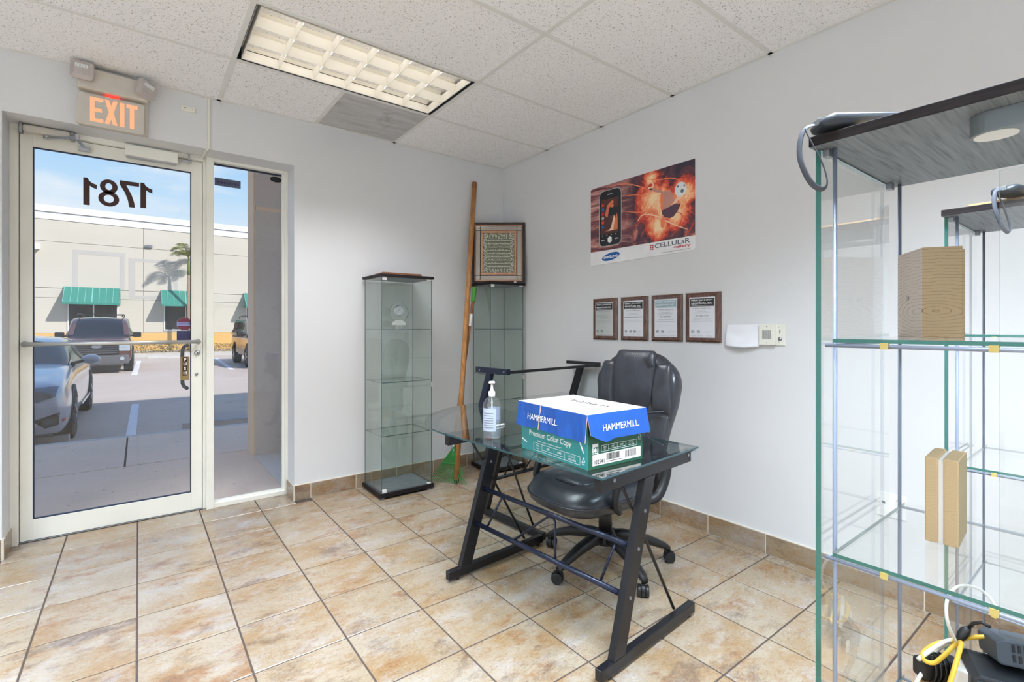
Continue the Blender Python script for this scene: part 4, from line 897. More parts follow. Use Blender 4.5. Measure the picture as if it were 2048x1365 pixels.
# crystal award on the upper shelf of the first cabinet
t = empty('crystal_award', (1.605, 3.55, 1.2255), 'round crystal award with a small clock face standing in the front-wall cabinet', 'award')
mb = MB(); n = 40; mb.prism([(.076 * math.cos(2 * PI * k / n), .128 + .076 * math.sin(2 * PI * k / n)) for k in range(n)], -.006, .006, axis='y', mside=1); mb.build('crystal_disc', ['clear_glass', 'glass_edge'], t)
MB().lathe([(0, -.012), (.036, -.012), (.042, -.007), (.042, .0)], (0, 0, .142), 32, axis='y').build('clock', 'clock_face', t, smooth=False)
mb = MB(); mb.box(-.001, .001, -.0135, -.0125, .142, .166); mb.box(-.016, 0, -.0135, -.0125, .141, .1435); mb.build('clock_hand', 'print_black', t)
mb = MB(); mb.prism([(.052 * math.cos(PI * k / 16), .030 + .040 * math.sin(PI * k / 16)) for k in range(17)], -.018, .018, axis='y'); mb.build('dome_base', 'white_plastic', t, bevel=.002)
MB().box(-.019, .019, -.018, .018, 0, .030).build('stem', 'crystal', t)
t = empty('wooden_plaque', (1.578, 3.515, 1.625), 'flat brown wooden plaque lying on the cabinet that holds the award', 'plaque', R(-3))
MB().prism([(-.155, 0), (.155, 0), (.155, .014), (.150, .020), (-.150, .020), (-.155, .014)], -.10, .10, axis='y').build('board', 'wood_brown', t); MB().box(-.13, .13, -.075, .075, .020, .022).build('plate', 'plaque_steel', t)

# framed calligraphy leaning on the corner cabinet
t = empty('framed_calligraphy', (2.520, 3.500, 1.6255), 'mirror-bordered frame with embossed silver and copper calligraphy, leaning in the corner', 'picture frame', R(-38), rx=R(-5))
fw, fh = .232, .545
def ring(mb, x, z0, z1, w, y0, y1, mi=0):
    mb.box(-x, x, y0, y1, z0, z0 + w, mi); mb.box(-x, x, y0, y1, z1 - w, z1, mi); mb.box(-x, -x + w, y0, y1, z0 + w, z1 - w, mi); mb.box(x - w, x, y0, y1, z0 + w, z1 - w, mi); return mb
ring(MB(), fw, 0, fh, .022, -.018, .014).build('moulding', 'mahogany', t, bevel=.005); ring(MB(), fw - .022, .022, fh - .022, .006, -.012, 0).build('inner_lip', 'copper', t)
iw, iz0, iz1 = fw - .028, .028, fh - .028; bw = .042
for a in ((-iw, iw, iz0, iz1),): MB().box(a[0], a[1], .002, .010, a[2], a[3]).build('backing_board', 'mahogany', t)
for x0, x1, z0, z1 in ((-iw + bw, iw - bw, iz0, iz0 + bw), (-iw + bw, iw - bw, iz1 - bw, iz1), (-iw, -iw + bw, iz0 + bw, iz1 - bw), (iw - bw, iw, iz0 + bw, iz1 - bw), (-iw, -iw + bw, iz0, iz0 + bw), (iw - bw, iw, iz0, iz0 + bw), (-iw, -iw + bw, iz1 - bw, iz1), (iw - bw, iw, iz1 - bw, iz1)):
    MB().box(x0 + .001, x1 - .001, -.004, .002, z0 + .001, z1 - .001).build('mirror_strip', 'smoked_mirror', t, bevel=.0025)
cw, cz0, cz1 = iw - bw - .004, iz0 + bw + .004, iz1 - bw - .004
ring(MB(), cw, cz0, cz1, .020, -.014, .0).build('copper_frame', 'copper', t, bevel=.004); pw = cw - .020
plain('oxidised_silver', srgb(112, 114, 100), 0.4, 0.4, 0.15, 40); plain('raised_silver', srgb(224, 226, 210), 0.32, 0.55, 0.08, 30)
MB().box(-pw, pw, -.004, 0, cz0 + .020, cz1 - .020).build('silver_plate', 'oxidised_silver', t)
rq = random.Random(11); z_lo, z_hi = cz0 + .026, cz1 - .026
def curl(cx, cz, r, a0, turn, mb): mb.tube([(cx + r * (1 - .75 * k / 9) * math.cos(a0 + turn * k / 9), -.0052, cz + r * (1 - .75 * k / 9) * math.sin(a0 + turn * k / 9)) for k in range(10)], [.0030 * (1 - .05 * k) for k in range(10)], 4)
mb = MB(); bx = pw - .018
nn = 16
for k in range(nn):
    z = z_lo + .008 + (z_hi - z_lo - .016) * k / (nn - 1)
    for sx_ in (-1, 1):
        curl(sx_ * (bx + .006), z, .0105, rq.uniform(0, 6), sx_ * 5.2, mb); curl(sx_ * (bx - .009), z + .008, .0085, rq.uniform(0, 6), -sx_ * 5.0, mb)
for k in range(9):
    x = -bx + .022 + (2 * bx - .044) * k / 8
    for z in (z_lo + .006, z_lo + .022, z_hi - .006, z_hi - .022, z_hi - .036): curl(x + rq.uniform(-.003, .003), z, rq.uniform(.008, .011), rq.uniform(0, 6), rq.choice((-5, 5)), mb)
mb.build('scrollwork', 'raised_silver', t)
tx = bx - .020
for row in range(9):
    mb = MB(); z = z_lo + .048 + row * (z_hi - z_lo - .112) / 8; x = -tx
    while x < tx:
        w = rq.uniform(.008, .020); h_ = rq.uniform(.006, .014); kind = rq.random()
        if kind < .4: pts = [(x, -.0055, z + h_ * .3), (x + w * .3, -.0055, z - .002), (x + w * .7, -.0055, z + .001), (x + w, -.0055, z + h_ * .6)]
        elif kind < .7: pts = [(x, -.0055, z + h_), (x + .002, -.0055, z), (x + w * .6, -.0055, z - .002), (x + w, -.0055, z + .003)]
        else: pts = [(x, -.0055, z), (x + w * .4, -.0055, z + h_ * .7), (x + w * .8, -.0055, z + h_ * .2), (x + w * .5, -.0055, z - .004)]
        mb.tube(pts, [.0018, .0030, .0028, .0016], 4); x += w * .8
        if rq.random() < .5: mb.box(x - .002, x + .001, -.0062, -.0045, z + .012, z + .015)
    mb.build('script_line', 'raised_silver', t)
tag(MB().add([(0, 0, 0), (.030, .004, 0), (.016, .012, .022), (.004, .016, .004)], [(0, 1, 2), (0, 2, 3), (1, 3, 2), (0, 3, 1)]).build('paper_scrap', 'paper', loc=(2.585, 3.355, 1.6256)), 'small folded scrap of white paper in front of the framed calligraphy', 'paper')

# pole and rake in the corner
t = empty('wooden_pole', (2.010, 3.368, 0), 'very long bare wooden pole leaning upright against the front wall', 'pole')
p0, p1 = Vector((0, 0, 0.02)), Vector((.386, .325, 2.530))
mb = MB(); mb.tube([p0, p0.lerp(p1, .3), p0.lerp(p1, .7), p1], .0215, 14); mb.build('shaft', 'handle_wood', t, smooth=True)
MB().tube([p0 - Vector((.0015, .0013, .012)), p0 + Vector((.010, .0085, .05))], .0225, 14).build('ferrule', 'cable_black', t); MB().tube([p1 - (p1 - p0).normalized() * .05, p1 + (p1 - p0).normalized() * .006], .0222, 14).build('worn_end', 'handle_wood_dark', t)
t = empty('garden_rake', (2.075, 3.470, 0.0), 'garden rake with green fan head and wooden handle leaning in the corner', 'rake')
q0, q1 = Vector((-.015, .02, .280)), Vector((.230, .079, 1.587))
mb = MB(); mb.tube([q0.lerp(q1, -.05), q0.lerp(q1, .5), q0.lerp(q1, .9)], .0135, 12); mb.build('handle', 'handle_wood_dark', t, smooth=True)
MB().tube([q0.lerp(q1, .90), q0.lerp(q1, .91), q0.lerp(q1, .985), q0.lerp(q1, 1.0)], [.015, .0185, .0185, .012], 12).build('grip', 'grip_green', t, smooth=True); MB().tube([q0.lerp(q1, .74), q0.lerp(q1, .82)], .0142, 12).build('paper_label', 'white_plastic', t)
apex = q0 + Vector((-.01, -.02, -.015)); L_, R_ = Vector((-.200, .070, .012)), Vector((-.030, -.190, .012))
MB().tube([q0.lerp(q1, -.07), q0.lerp(q1, .04)], .018, 12).build('socket', 'steel', t)
for k in range(19):
    s = k / 18; tip = L_.lerp(R_, s); mid = apex.lerp(tip, .5)
    m_ = MB(); m_.tube([apex + (tip - apex) * .02, mid, apex.lerp(tip, .92), tip + Vector((-.012, -.018, -.004))], [.0034, .0030, .0028, .0022], 5); m_.build('tine', 'rake_green', t)
a, b = apex.lerp(L_, .50), apex.lerp(R_, .50); MB().tube([a, a.lerp(b, .5), b], .0075, 8).build('cross_bar', 'rake_green', t); mb = MB()
mb.tube([apex.lerp(L_, .06), apex.lerp(L_, .5)], .004, 6); mb.tube([apex.lerp(R_, .06), apex.lerp(R_, .5)], .004, 6); mb.tube([apex.lerp(L_.lerp(R_, .5), .0), apex.lerp(L_.lerp(R_, .5), .5)], .003, 6); mb.build('head_frame', 'rake_green', t)
sp_ = MB(); sp_.tube([apex.lerp(a.lerp(b, .5), .1 + .5 * k / 24) + Vector((.007 * math.cos(k * 1.6), .007 * math.sin(k * 1.6), 0)) for k in range(25)], .0018, 5); sp_.build('spring', 'steel', t)

# ---------------------------------------------------------------- glass L-shaped desk
DA = R(4.5); desk = empty('glass_desk', (1.262, 1.148, 0), 'L-shaped desk with smoked glass tops, black steel frames and a raised rear shelf', 'desk', DA)
def foot_bar(u0, u1, v0, v1): return MB().box(u0, u1, v0, v1, .014, .056)
def frame(map_, gl):
    """one Z-frame in its own (s along the foot, o out of plane, z) frame, mapped into the desk"""
    def B(s0, s1, o0, o1, z0, z1): 
        a, b = map_(s0, o0), map_(s1, o1); return MB().box(min(a[0], b[0]), max(a[0], b[0]), min(a[1], b[1]), max(a[1], b[1]), z0, z1)
    fo = B(0, .645, 0, .03, .014, .056).build('foot_rail', 'black_metal', desk, bevel=.003)
    P3 = lambda s, o, z: map_(s, o) + (z,)
    mb = MB(); lo = [(.070, .056), (.138, .056), (.336, .668), (.266, .668)]
    pts = [P3(s, o, z) for o in (.0, .03) for s, z in lo]
    mb.add(pts, [(0, 1, 2, 3), (7, 6, 5, 4), (0, 4, 5, 1), (1, 5, 6, 2), (2, 6, 7, 3), (3, 7, 4, 0)]); mb.build('leg', 'black_metal', desk, bevel=.002, fixn=True)
    bm_ = B(-.005, .645, 0, .03, .668, .716).build('top_beam', 'black_metal', desk, bevel=.003)
    e0 = B(-.0062, -.0048, .004, .026, .673, .711).build('beam_opening', 'dark_slot', bm_)
    mb = MB(); mb.tube([P3(.531, .036, .058), P3(.240, .036, .545), P3(.225, .036, .56), P3(.156, .036, .668)], .0065, 8); mb.build('brace_rod', 'black_metal', desk, smooth=True)
    for s in (.06, .615):
        q = P3(s, .015, 0); MB().cyl((q[0], q[1], 0), (q[0], q[1], .014), .010, n=12).build('glide', 'black_plastic', fo)
    for s, z in ((.07, .70), (.585, .70)):
        q0, q1 = P3(s, -.003, z), P3(s, .0, z); MB().cyl(q0, q1, .007, n=12).build('bolt', 'dull_steel', bm_)
    for z in (.413, .250, .545):
        s = .104 + (z - .056) / .612 * .197; q0, q1 = P3(s, -.003, z), P3(s, .0, z); MB().cyl(q0, q1, .007, n=12).build('bolt', 'dull_steel', desk)
frame(lambda s, o: (s, o), 0); frame(lambda s, o: (s, .915 + o), 0)
frame(lambda s, o: (.655 + o, 1.575 - s), 0); frame(lambda s, o: (1.488 + o, 1.575 - s), 0)
def su(z): return .104 + (z - .056) / .612 * .197
for z in (.413, .250):
    MB().cyl((su(z), .030, z), (su(z), .915, z), .0115, n=14).build('stretcher', 'navy_bar', desk, smooth=True); MB().cyl((.685, 1.575 - su(z), z), (1.488, 1.575 - su(z), z), .0115, n=14).build('stretcher', 'black_metal', desk, smooth=True)
for rod in ([(.776, .405), (.833, .252)], [(.640, .252), (.470, .395), (.455, .403), (.430, .403), (.418, .393), (.374, .252)], [(.101, .405), (.139, .252)]):
    MB().tube([(su(z) + .0, v, z) for v, z in rod], .0055, 8).build('lattice_rod', 'navy_bar', desk, smooth=True)
for rod in ([(.78, .252), (.80, .403)], [(.95, .252), (1.05, .395), (1.07, .403), (1.09, .395), (1.19, .252)], [(1.38, .403), (1.41, .252)]):
    MB().tube([(u, 1.575 - su(z), z) for u, z in rod], .0055, 8).build('lattice_rod', 'black_metal', desk, smooth=True)
# glass tops
def top(name, poly, z0=.7185, z1=.7265): return MB().prism(poly, z0, z1, 0, 1).build(name, ['desk_glass', 'glass_edge_dark'], desk)
top('glass_top', [(-.012, -.010), (.655, -.010), (.655, .930), (-.012, .930)])
arc = [(.655 - .667 * math.cos(a), .932 + .650 * math.sin(a)) for a in [PI / 2 * k / 20 for k in range(21)]]
top('corner_glass', arc + [(.655, .932)]); top('return_glass', [(.657, .94), (1.526, .94), (1.526, 1.582), (.657, 1.582)])
mb = MB()
for k in range(20):
    a0, a1 = PI / 2 * k / 20, PI / 2 * (k + 1) / 20
    def pt(r, a): return (.655 - (.667 - r) * math.cos(a), .932 + (.650 - r) * math.sin(a))
    p = [pt(.035, a0), pt(.035, a1), pt(.075, a1), pt(.075, a0)]; mb.prism(p[::-1], .7130, .7184)
mb.build('curved_rail', 'aged_plastic', desk).data.materials[0] = MATS['grey_print']
for u, v in ((.05, .015), (.60, .015), (.05, .93), (.60, .93), (.67, 1.0), (.67, 1.5), (1.503, 1.0), (1.503, 1.5)):
    MB().cyl((u, v, .716), (u, v, .7185), .014, n=16).build('glass_pad', 'dark_slot', desk)
MB().box(.600, .640, -.0045, .0, .672, .712).build('tape_piece', 'steel', desk)
# raised rear shelf
for u in (.625, 1.515):
    br = MB().box(u, u + .028, 1.205, 1.520, .945, .981).build('shelf_bracket', 'navy_bar' if u < 1 else 'black_metal', desk, bevel=.002)
    for v in (1.235, 1.475): MB().cyl((u - .003, v, .962), (u, v, .962), .006, n=12).build('bolt', 'dull_steel', br)
    mb = MB(); lo = [(1.435, .7265), (1.490, .7265), (1.410, .945), (1.360, .945)]; pts = [(u + o, v, z) for o in (.0, .028) for v, z in lo]
    mb.add(pts, [(0, 1, 2, 3), (7, 6, 5, 4), (0, 4, 5, 1), (1, 5, 6, 2), (2, 6, 7, 3), (3, 7, 4, 0)]); mb.build('shelf_post', 'navy_bar' if u < 1 else 'black_metal', desk, fixn=True)
pane('shelf_glass_top', .653, 1.515, 1.215, 1.510, .962, .969, desk, 'desk_glass', 'glass_edge_dark')
MB().box(.653, 1.515, 1.207, 1.214, .952, .970).build('shelf_front_rail', 'black_metal', desk)

ZT = .7265
def dw(u, v, z=ZT):
    return (1.262 + u * math.cos(DA) - v * math.sin(DA), 1.148 + u * math.sin(DA) + v * math.cos(DA), z)
# sanitizer bottle
t = empty('pump_bottle', dw(.103, .716, ZT + .0004), 'clear pump bottle half full of hand sanitizer standing on the glass desk', 'bottle', R(35))
MB().lathe([(.0385, .0), (.041, .004), (.041, .148), (.038, .165), (.028, .180), (.014, .188), (.0135, .195)], n=32).build('bottle_body', 'bottle_plastic', t, smooth=True)
MB().lathe([(0, .003), (.038, .004), (.0392, .008), (.0392, .088), (0, .088)], n=32).build('sanitizer_liquid', 'sanitizer_gel', t, smooth=False)
MB().lathe([(.0145, .190), (.0155, .192), (.0155, .214), (.010, .216), (.0065, .226), (.0055, .238), (.0055, .252)], n=24).build('pump_collar', 'white_plastic', t, smooth=True)
mb = MB(); mb.lathe([(.0, .262), (.012, .261), (.016, .256), (.014, .250), (.0, .250)], n=20); mb.tube([(.0, 0, .2555), (.018, 0, .2555), (.030, 0, .252), (.034, 0, .246)], [.0055, .005, .004, .0035], 10); mb.build('pump_head', 'white_plastic', t, smooth=True)
MB().tube([(0, 0, .19), (.002, 0, .10), (.006, 0, .012)], .003, 8).build('dip_tube', 'white_plastic', t, smooth=True)
mb = MB(); mb.grid(lambda a, b: (.0417 * math.cos(2.2 + 1.75 * a), .0417 * math.sin(2.2 + 1.75 * a), .035 + .105 * b), 14, 2); lb = mb.build('label', 'bottle_label', t)
mb = MB()
for k in range(7): mb.grid(lambda a, b, k=k: (.0421 * math.cos(2.45 + 1.2 * a), .0421 * math.sin(2.45 + 1.2 * a), .05 + .011 * k + .003 * b), 8, 2)
mb.build('label_print', 'print_grey', lb)
mb = MB(); mb.grid(lambda a, b: (.0417 * math.cos(-.75 + 1.5 * a), .0417 * math.sin(-.75 + 1.5 * a), .062 + .075 * b), 12, 2); mb.build('label', 'bottle_label', t)
t = empty('marker_pen', dw(.27, .885, ZT + .0055), 'slim red and white pen lying on the desk glass behind the pump bottle', 'pen', R(10))
MB().tube([(-.062, 0, 0), (.045, 0, 0), (.060, 0, 0), (.066, 0, 0)], [.0052, .0052, .004, .001], 10).build('barrel', 'paper', t, smooth=True); MB().tube([(-.066, 0, 0), (-.030, 0, 0)], .0058, 10).build('cap', 'print_red', t, smooth=True)

# ---------------------------------------------------------------- copy paper carton with lid
BX = empty('paper_carton', dw(.016, .074, ZT + .0006), 'green and blue copy paper carton with a loose blue lid on the desk', 'box', DA + R(-7.5))
bw_, bl_, bh_ = .288, .405, .178
mb = MB(); mb.box(0, bw_, 0, bl_, 0, bh_, 0, [2, 2, 0, 2, 2, 1]); carton = mb.build('carton', ['carton_green', 'carton_teal', 'carton_inside'], BX, bevel=.002)
def printx(s, x, z, h=None, w=None, bold=.02, mi=0, mbx=None):   # on the right-hand (front, y=0) face
    put_text(mbx, s, (x, -.0008, z), (1, 0, 0), (0, 0, 1), w=w, h=h, bold=bold, mi=mi)
def printy(s, y, z, h=None, w=None, bold=.02, mbx=None):          # on the long (x=0) face, read from outside: runs towards -y
    put_text(mbx, s, (-.0008, bl_ - y, z), (0, -1, 0), (0, 0, 1), w=w, h=h, bold=bold)
mb = MB(); mb.box(.022, bw_ - .012, -.0012, -.0004, .013, .053); mb.build('barcode_label', 'carton_white', BX)
mb = MB(); put_text(mb, '102541', (.028, -.0018, .018), (1, 0, 0), (0, 0, 1), w=.052, h=.016, bold=.015)
x = .092; rnd = random.Random(2)
while x < .160: w_ = rnd.choice((.0012, .002, .003)); mb.box(x, x + w_, -.0018, -.0012, .026, .050); x += w_ + rnd.choice((.0012, .002))
x = .190
while x < .250: w_ = rnd.choice((.001, .0016)); mb.box(x, x + w_, -.0018, -.0012, .022, .049); x += w_ + rnd.choice((.0012, .002, .003))
mb.box(.092, .170, -.0018, -.0012, .020, .0215); mb.build('barcode', 'print_black', BX)
mb = MB()
def cells(org, xd, h, ws, texts, t_=.0012):
    xd = Vector(xd); o = Vector(org); out = Vector((0, -.0010, 0)) if abs(xd.x) > .5 else Vector((-.0010, 0, 0)); W_ = sum(ws)
    def seg(a, b): mb.bar(a, b, t_, .0006, up=out)
    z = Vector((0, 0, 1)); seg(o + out, o + out + xd * W_); seg(o + out + z * h, o + out + xd * W_ + z * h); x = 0
    for w_, (t1, t2) in zip(ws, texts):
        seg(o + out + xd * x, o + out + xd * x + z * h)
        if t2: put_text(mb, t1, o + out + xd * (x + w_ / 2) + z * h * .55, xd, z, h=h * .26, bold=.02, center=True); put_text(mb, t2, o + out + xd * (x + w_ / 2) + z * h * .16, xd, z, h=h * .26, bold=.02, center=True)
        else: put_text(mb, t1, o + out + xd * (x + w_ / 2) + z * h * .45, xd, z, h=h * .32, bold=.02, center=True); seg(o + out + xd * (x + .004) + z * h * .28, o + out + xd * (x + w_ - .004) + z * h * .28)
        x += w_
    seg(o + out + xd * W_, o + out + xd * W_ + z * h)
TXT = [('28', 'lb'), ('100', ''), ('3,000', ''), ('11" x 17"', '279 x 432')]
cells((.066, 0, .060), (1, 0, 0), .022, (.036, .046, .046, .060), [('28 lb', '105 g'), ('100', ''), ('2,500', ''), ('17" x 11"', '432 x 279')])
cells((0, bl_ - .085, .012), (0, -1, 0), .030, (.056, .076, .062, .086), [('28 lb', '105 g'), ('100', ''), ('3,000', ''), ('11" x 17"', '279 x 432')])
printy('Premium Color Copy', .055, .060, h=.030, bold=.008, w=.262, mbx=mb); printy('Makes your work look better*', .11, .048, h=.007, w=.150, mbx=mb)
for k in range(9):   # certification tree marks
    pass
def tree_mark(o, xd):
    o = Vector(o); xd = Vector(xd); out = Vector((0, -.0010, 0)) if abs(xd.x) > .5 else Vector((-.0010, 0, 0)); z = Vector((0, 0, 1)); o = o + out
    pts = [o + xd * a + z * b for a, b in ((0, .008), (.008, .026), (.014, .014), (.014, .010), (.004, .010))]; mb.tube(pts, .0011, 5)
    put_text(mb, 'FSC', o + xd * .001, xd, z, w=.013, h=.005, bold=.03)
tree_mark((bw_ - .026, 0, .078), (1, 0, 0)); tree_mark((0, .030, .016), (0, -1, 0))
mb.box(.022, .050, -.0012, -.0004, .080, .092); mb.box(.022, .050, -.0012, -.0004, .056, .059); mb.box(.030, .042, -.0012, -.0004, .063, .074)
for k in range(3): mb.box(.022 + .012 * k, .026 + .012 * k, -.0012, -.0004, .061, .078)
mb.tube([(-.001, .392, .115), (-.001, .385, .135), (-.001, .375, .128)], .0016, 5); mb.tube([(-.001, .398, .045), (-.001, .380, .038), (-.001, .366, .034)], .0022, 5)
for k in range(7): mb.tube([(-.001, .052 - .004 * k, .118 - .007 * k), (-.001, .046 - .004 * k, .100 - .007 * k)], .0016, 5)
mb.build('carton_print', 'print_white', BX)
# lid: top sheet with four lips, the long lip creased and torn
LX0, LX1, LY0, LY1, LZ = -.010, bw_ + .012, -.008, bl_ + .010, .2015
lid = MB(); lid.box(LX0, LX1, LY0, LY1, LZ - .004, LZ, 0, [1, 0, 2, 2, 2, 2]); lo_ = lid.build('lid', ['carton_white', 'carton_inside', 'carton_blue'], BX, bevel=.0015)
def lip(pts_top, pts_bot, nrm, name='lid_lip'):
    """thin board between an upper and a lower polyline"""
    mb = MB(); n = Vector(nrm) * .003; N = len(pts_top)
    T = [Vector(p) for p in pts_top]; B_ = [Vector(p) for p in pts_bot]
    P = T + B_ + [p - n for p in T] + [p - n for p in B_]; F = []; mi = []
    for i in range(N - 1):
        F += [(i, i + 1, N + i + 1, N + i), (2 * N + i + 1, 2 * N + i, 3 * N + i, 3 * N + i + 1), (N + i, N + i + 1, 3 * N + i + 1, 3 * N + i)]; mi += [0, 1, 1]
    F += [(0, N, 3 * N, 2 * N), (N - 1, 3 * N - 1, 4 * N - 1, 2 * N - 1)]; mi += [1, 1]
    mb.add(P, F, 0); mb.mi = mi; return mb.build(name, ['carton_blue', 'carton_inside'], lo_, fixn=False)
zt = LZ - .001; zb = LZ - .098
lip([(LX0 - .001 - .004 * math.sin(PI * i / 12), LY1 - (LY1 - LY0) * i / 12, zt) for i in range(13)],
    [(LX0 - .012 - .004 * math.sin(i * 1.7), LY1 + .002 - (LY1 - LY0 + .006) * i / 12, zb + (.006 if i in (4, 5) else 0) + .002 * math.sin(i * 2.1)) for i in range(13)], (-1, 0, 0))
lip([(LX0 + (LX1 - LX0) * i / 8, LY0, zt) for i in range(9)], [(LX0 + .006 + (LX1 - LX0 + .004) * i / 8, LY0 - .013, zb + (.026 if i == 0 else .008 if i == 1 else -.006 if i == 2 else .004)) for i in range(9)], (0, -1, 0))
lip([(LX1, LY0, zt), (LX1, LY1, zt)], [(LX1 + .008, LY0 - .01, zb), (LX1 + .008, LY1 + .01, zb)], (1, 0, 0)); lip([(LX0, LY1, zt), (LX1, LY1, zt)], [(LX0, LY1 + .008, zb), (LX1, LY1 + .008, zb)], (0, 1, 0))
mb = MB(); put_text(mb, 'HAMMERMILL.', (LX0 - .0150, LY1 - .085, LZ - .062), (0, -1, 0), (.11, 0, 1), w=.190, h=.023, bold=0); mb.build('lid_lettering', 'print_white', lo_)
mb = MB(); put_text(mb, 'HAMMERMILL.', (.060, LY0 - .0095, LZ - .064), (1, 0, 0), (0, .13, 1), w=.190, h=.024, bold=0); mb.build('lid_lettering', 'print_white', lo_)
mb = MB(); put_text(mb, 'HAMMERMILL', (.205, .070, LZ + .0006), (0, 1, 0), (-1, 0, 0), w=.26, h=.040, bold=.0); mb.build('top_lettering', 'print_black', lo_); mb = MB(); put_text(mb, 'PAPER FOR A BRIGHTER IDEA', (.060, .040, LZ + .0006), (0, 1, 0), (-1, 0, 0), w=.12, h=.006); mb.build('top_lettering', 'print_black', lo_)
mb = MB(); mb.tube([(LX0 - .004, LY1 - .158, zt), (LX0 - .0095, LY1 - .163, zt - .025), (LX0 - .0115, LY1 - .157, zt - .045), (LX0 - .0140, LY1 - .160, zt - .07), (LX0 - .0155, LY1 - .157, zb + .002)], .0022, 5); mb.build('torn_crease', 'carton_inside', lo_)

# ---------------------------------------------------------------- leather office chair
CH = empty('office_chair', (1.95, 1.75, 0), 'black leather high-back swivel office chair pulled up behind the glass desk', 'chair', R(180))
def sgnpow(c, p): return math.copysign(abs(c) ** p, c)
def superring(cx, cy, z, a, b, q, n, tilt=0.0):
    out = []
    for k in range(n):
        t_ = 2 * PI * k / n; x, y = a * sgnpow(math.cos(t_), q), b * sgnpow(math.sin(t_), q); out.append(Vector((cx + x, cy + y, z + tilt * x)))
    return out
def ringloft(rings, mb=None, cap=True):
    mb = mb or MB(); n = len(rings[0]); P = [p for r in rings for p in r]
    F = [(i * n + k, i * n + (k + 1) % n, (i + 1) * n + (k + 1) % n, (i + 1) * n + k) for i in range(len(rings) - 1) for k in range(n)]
    if cap: F += [tuple(reversed(range(n))), tuple(range(len(P) - n, len(P)))]
    mb.add(P, F); return mb
# five-star base (angles as in the room; the chair frame is turned by 180 degrees)
for k in range(5):
    a = R(38 + 72 * k + 180); d = Vector((math.cos(a), math.sin(a), 0)); sd = Vector((-d.y, d.x, 0))
    prof = [(.030, .145, .028, .030), (.10, .148, .030, .028), (.20, .128, .026, .024), (.28, .100, .021, .020), (.325, .082, .020, .016), (.345, .070, .016, .012)]
    rings = []
    for r, z, w, h in prof: rings.append([d * r + sd * (w * sgnpow(math.cos(t_), .6)) + Vector((0, 0, z + h * sgnpow(math.sin(t_), .6))) for t_ in [2 * PI * j / 12 for j in range(12)]])
    ringloft(rings).build('base_arm', 'black_plastic', CH, smooth=True)
    cm = MB(); c_ = d * .325; ca = R(20 + 97 * k); ax = Vector((math.cos(ca), math.sin(ca), 0)); off = Vector((-ax.y, ax.x, 0)) * .018
    cm.cyl(c_ + Vector((0, 0, .050)), c_ + Vector((0, 0, .080)), .008, n=10); hood = [c_ + off + Vector((0, 0, .030)) + ax * w_ for w_ in (-.008, .008)]
    cm.cyl(hood[0], hood[1], .030, n=18); co = cm.build('caster', 'black_plastic', CH, smooth=False)
    for s_ in (-1, 1):
        p_ = c_ + off + Vector((0, 0, .0275)); MB().cyl(p_ + ax * s_ * .009, p_ + ax * s_ * .026, .0272, n=22).build('wheel', 'cable_black', co, bevel=.004)
MB().lathe([(.055, .110), (.060, .125), (.058, .165), (.040, .180)], n=24).build('hub', 'black_plastic', CH, smooth=True)
MB().lathe([(.034, .170), (.034, .290), (.030, .292), (.030, .350)], n=24).build('gas_column', 'black_plastic', CH, smooth=True)
MB().box(-.12, .14, -.09, .09, .345, .369).build('seat_mechanism', 'black_metal', CH, bevel=.006)
MB().box(.0, .012, -.32, -.09, .354, .362).build('tilt_lever', 'black_plastic', CH)
sx = .13
rings = [superring(sx, 0, .385, .20, .19, .7, 40), superring(sx, 0, .388, .245, .235, .62, 40), superring(sx, 0, .410, .268, .258, .6, 40), superring(sx, 0, .445, .275, .262, .6, 40), superring(sx, 0, .470, .268, .256, .6, 40), superring(sx, 0, .492, .245, .235, .62, 40), superring(sx, 0, .505, .19, .18, .7, 40), superring(sx, 0, .508, .09, .085, .9, 40)]
for r in rings:
    for p in r: p.z -= .018; p.y *= .955
for r in rings[1:]:
    for p in r:
        lx = (p.x - sx) / .275; p.z -= .030 * max(0, lx) ** 2.5 * (1 if p.z > .432 else .4)          # waterfall front
        p.z += .012 * (abs(p.y) / .26) ** 2 * (1 if p.z > .442 else 0)
seat = ringloft(rings).build('seat_cushion', 'black_leather', CH, smooth=True)
mb = MB(); mb.tube([p + Vector((0, 0, 0)) for p in superring(sx, 0, .446, .277, .264, .6, 40)], .0042, 6, closed=True)
for p in mb.v:
    p.z -= .018; p.y *= .955; lx = (p.x - sx) / .275; p.z -= .030 * max(0, lx) ** 2.5 * .6
mb.build('seat_piping', 'black_leather', seat, smooth=True)
def seatz(x, y): return .511
rings = [superring(sx - .01, 0, .478, .175, .135, .55, 32), superring(sx - .01, 0, .494, .165, .125, .6, 32), superring(sx - .01, 0, .500, .12, .09, .7, 32), superring(sx - .01, 0, .501, .05, .04, .9, 32)]
ringloft(rings).build('seat_panel', 'ribbed_leather', seat, smooth=True)
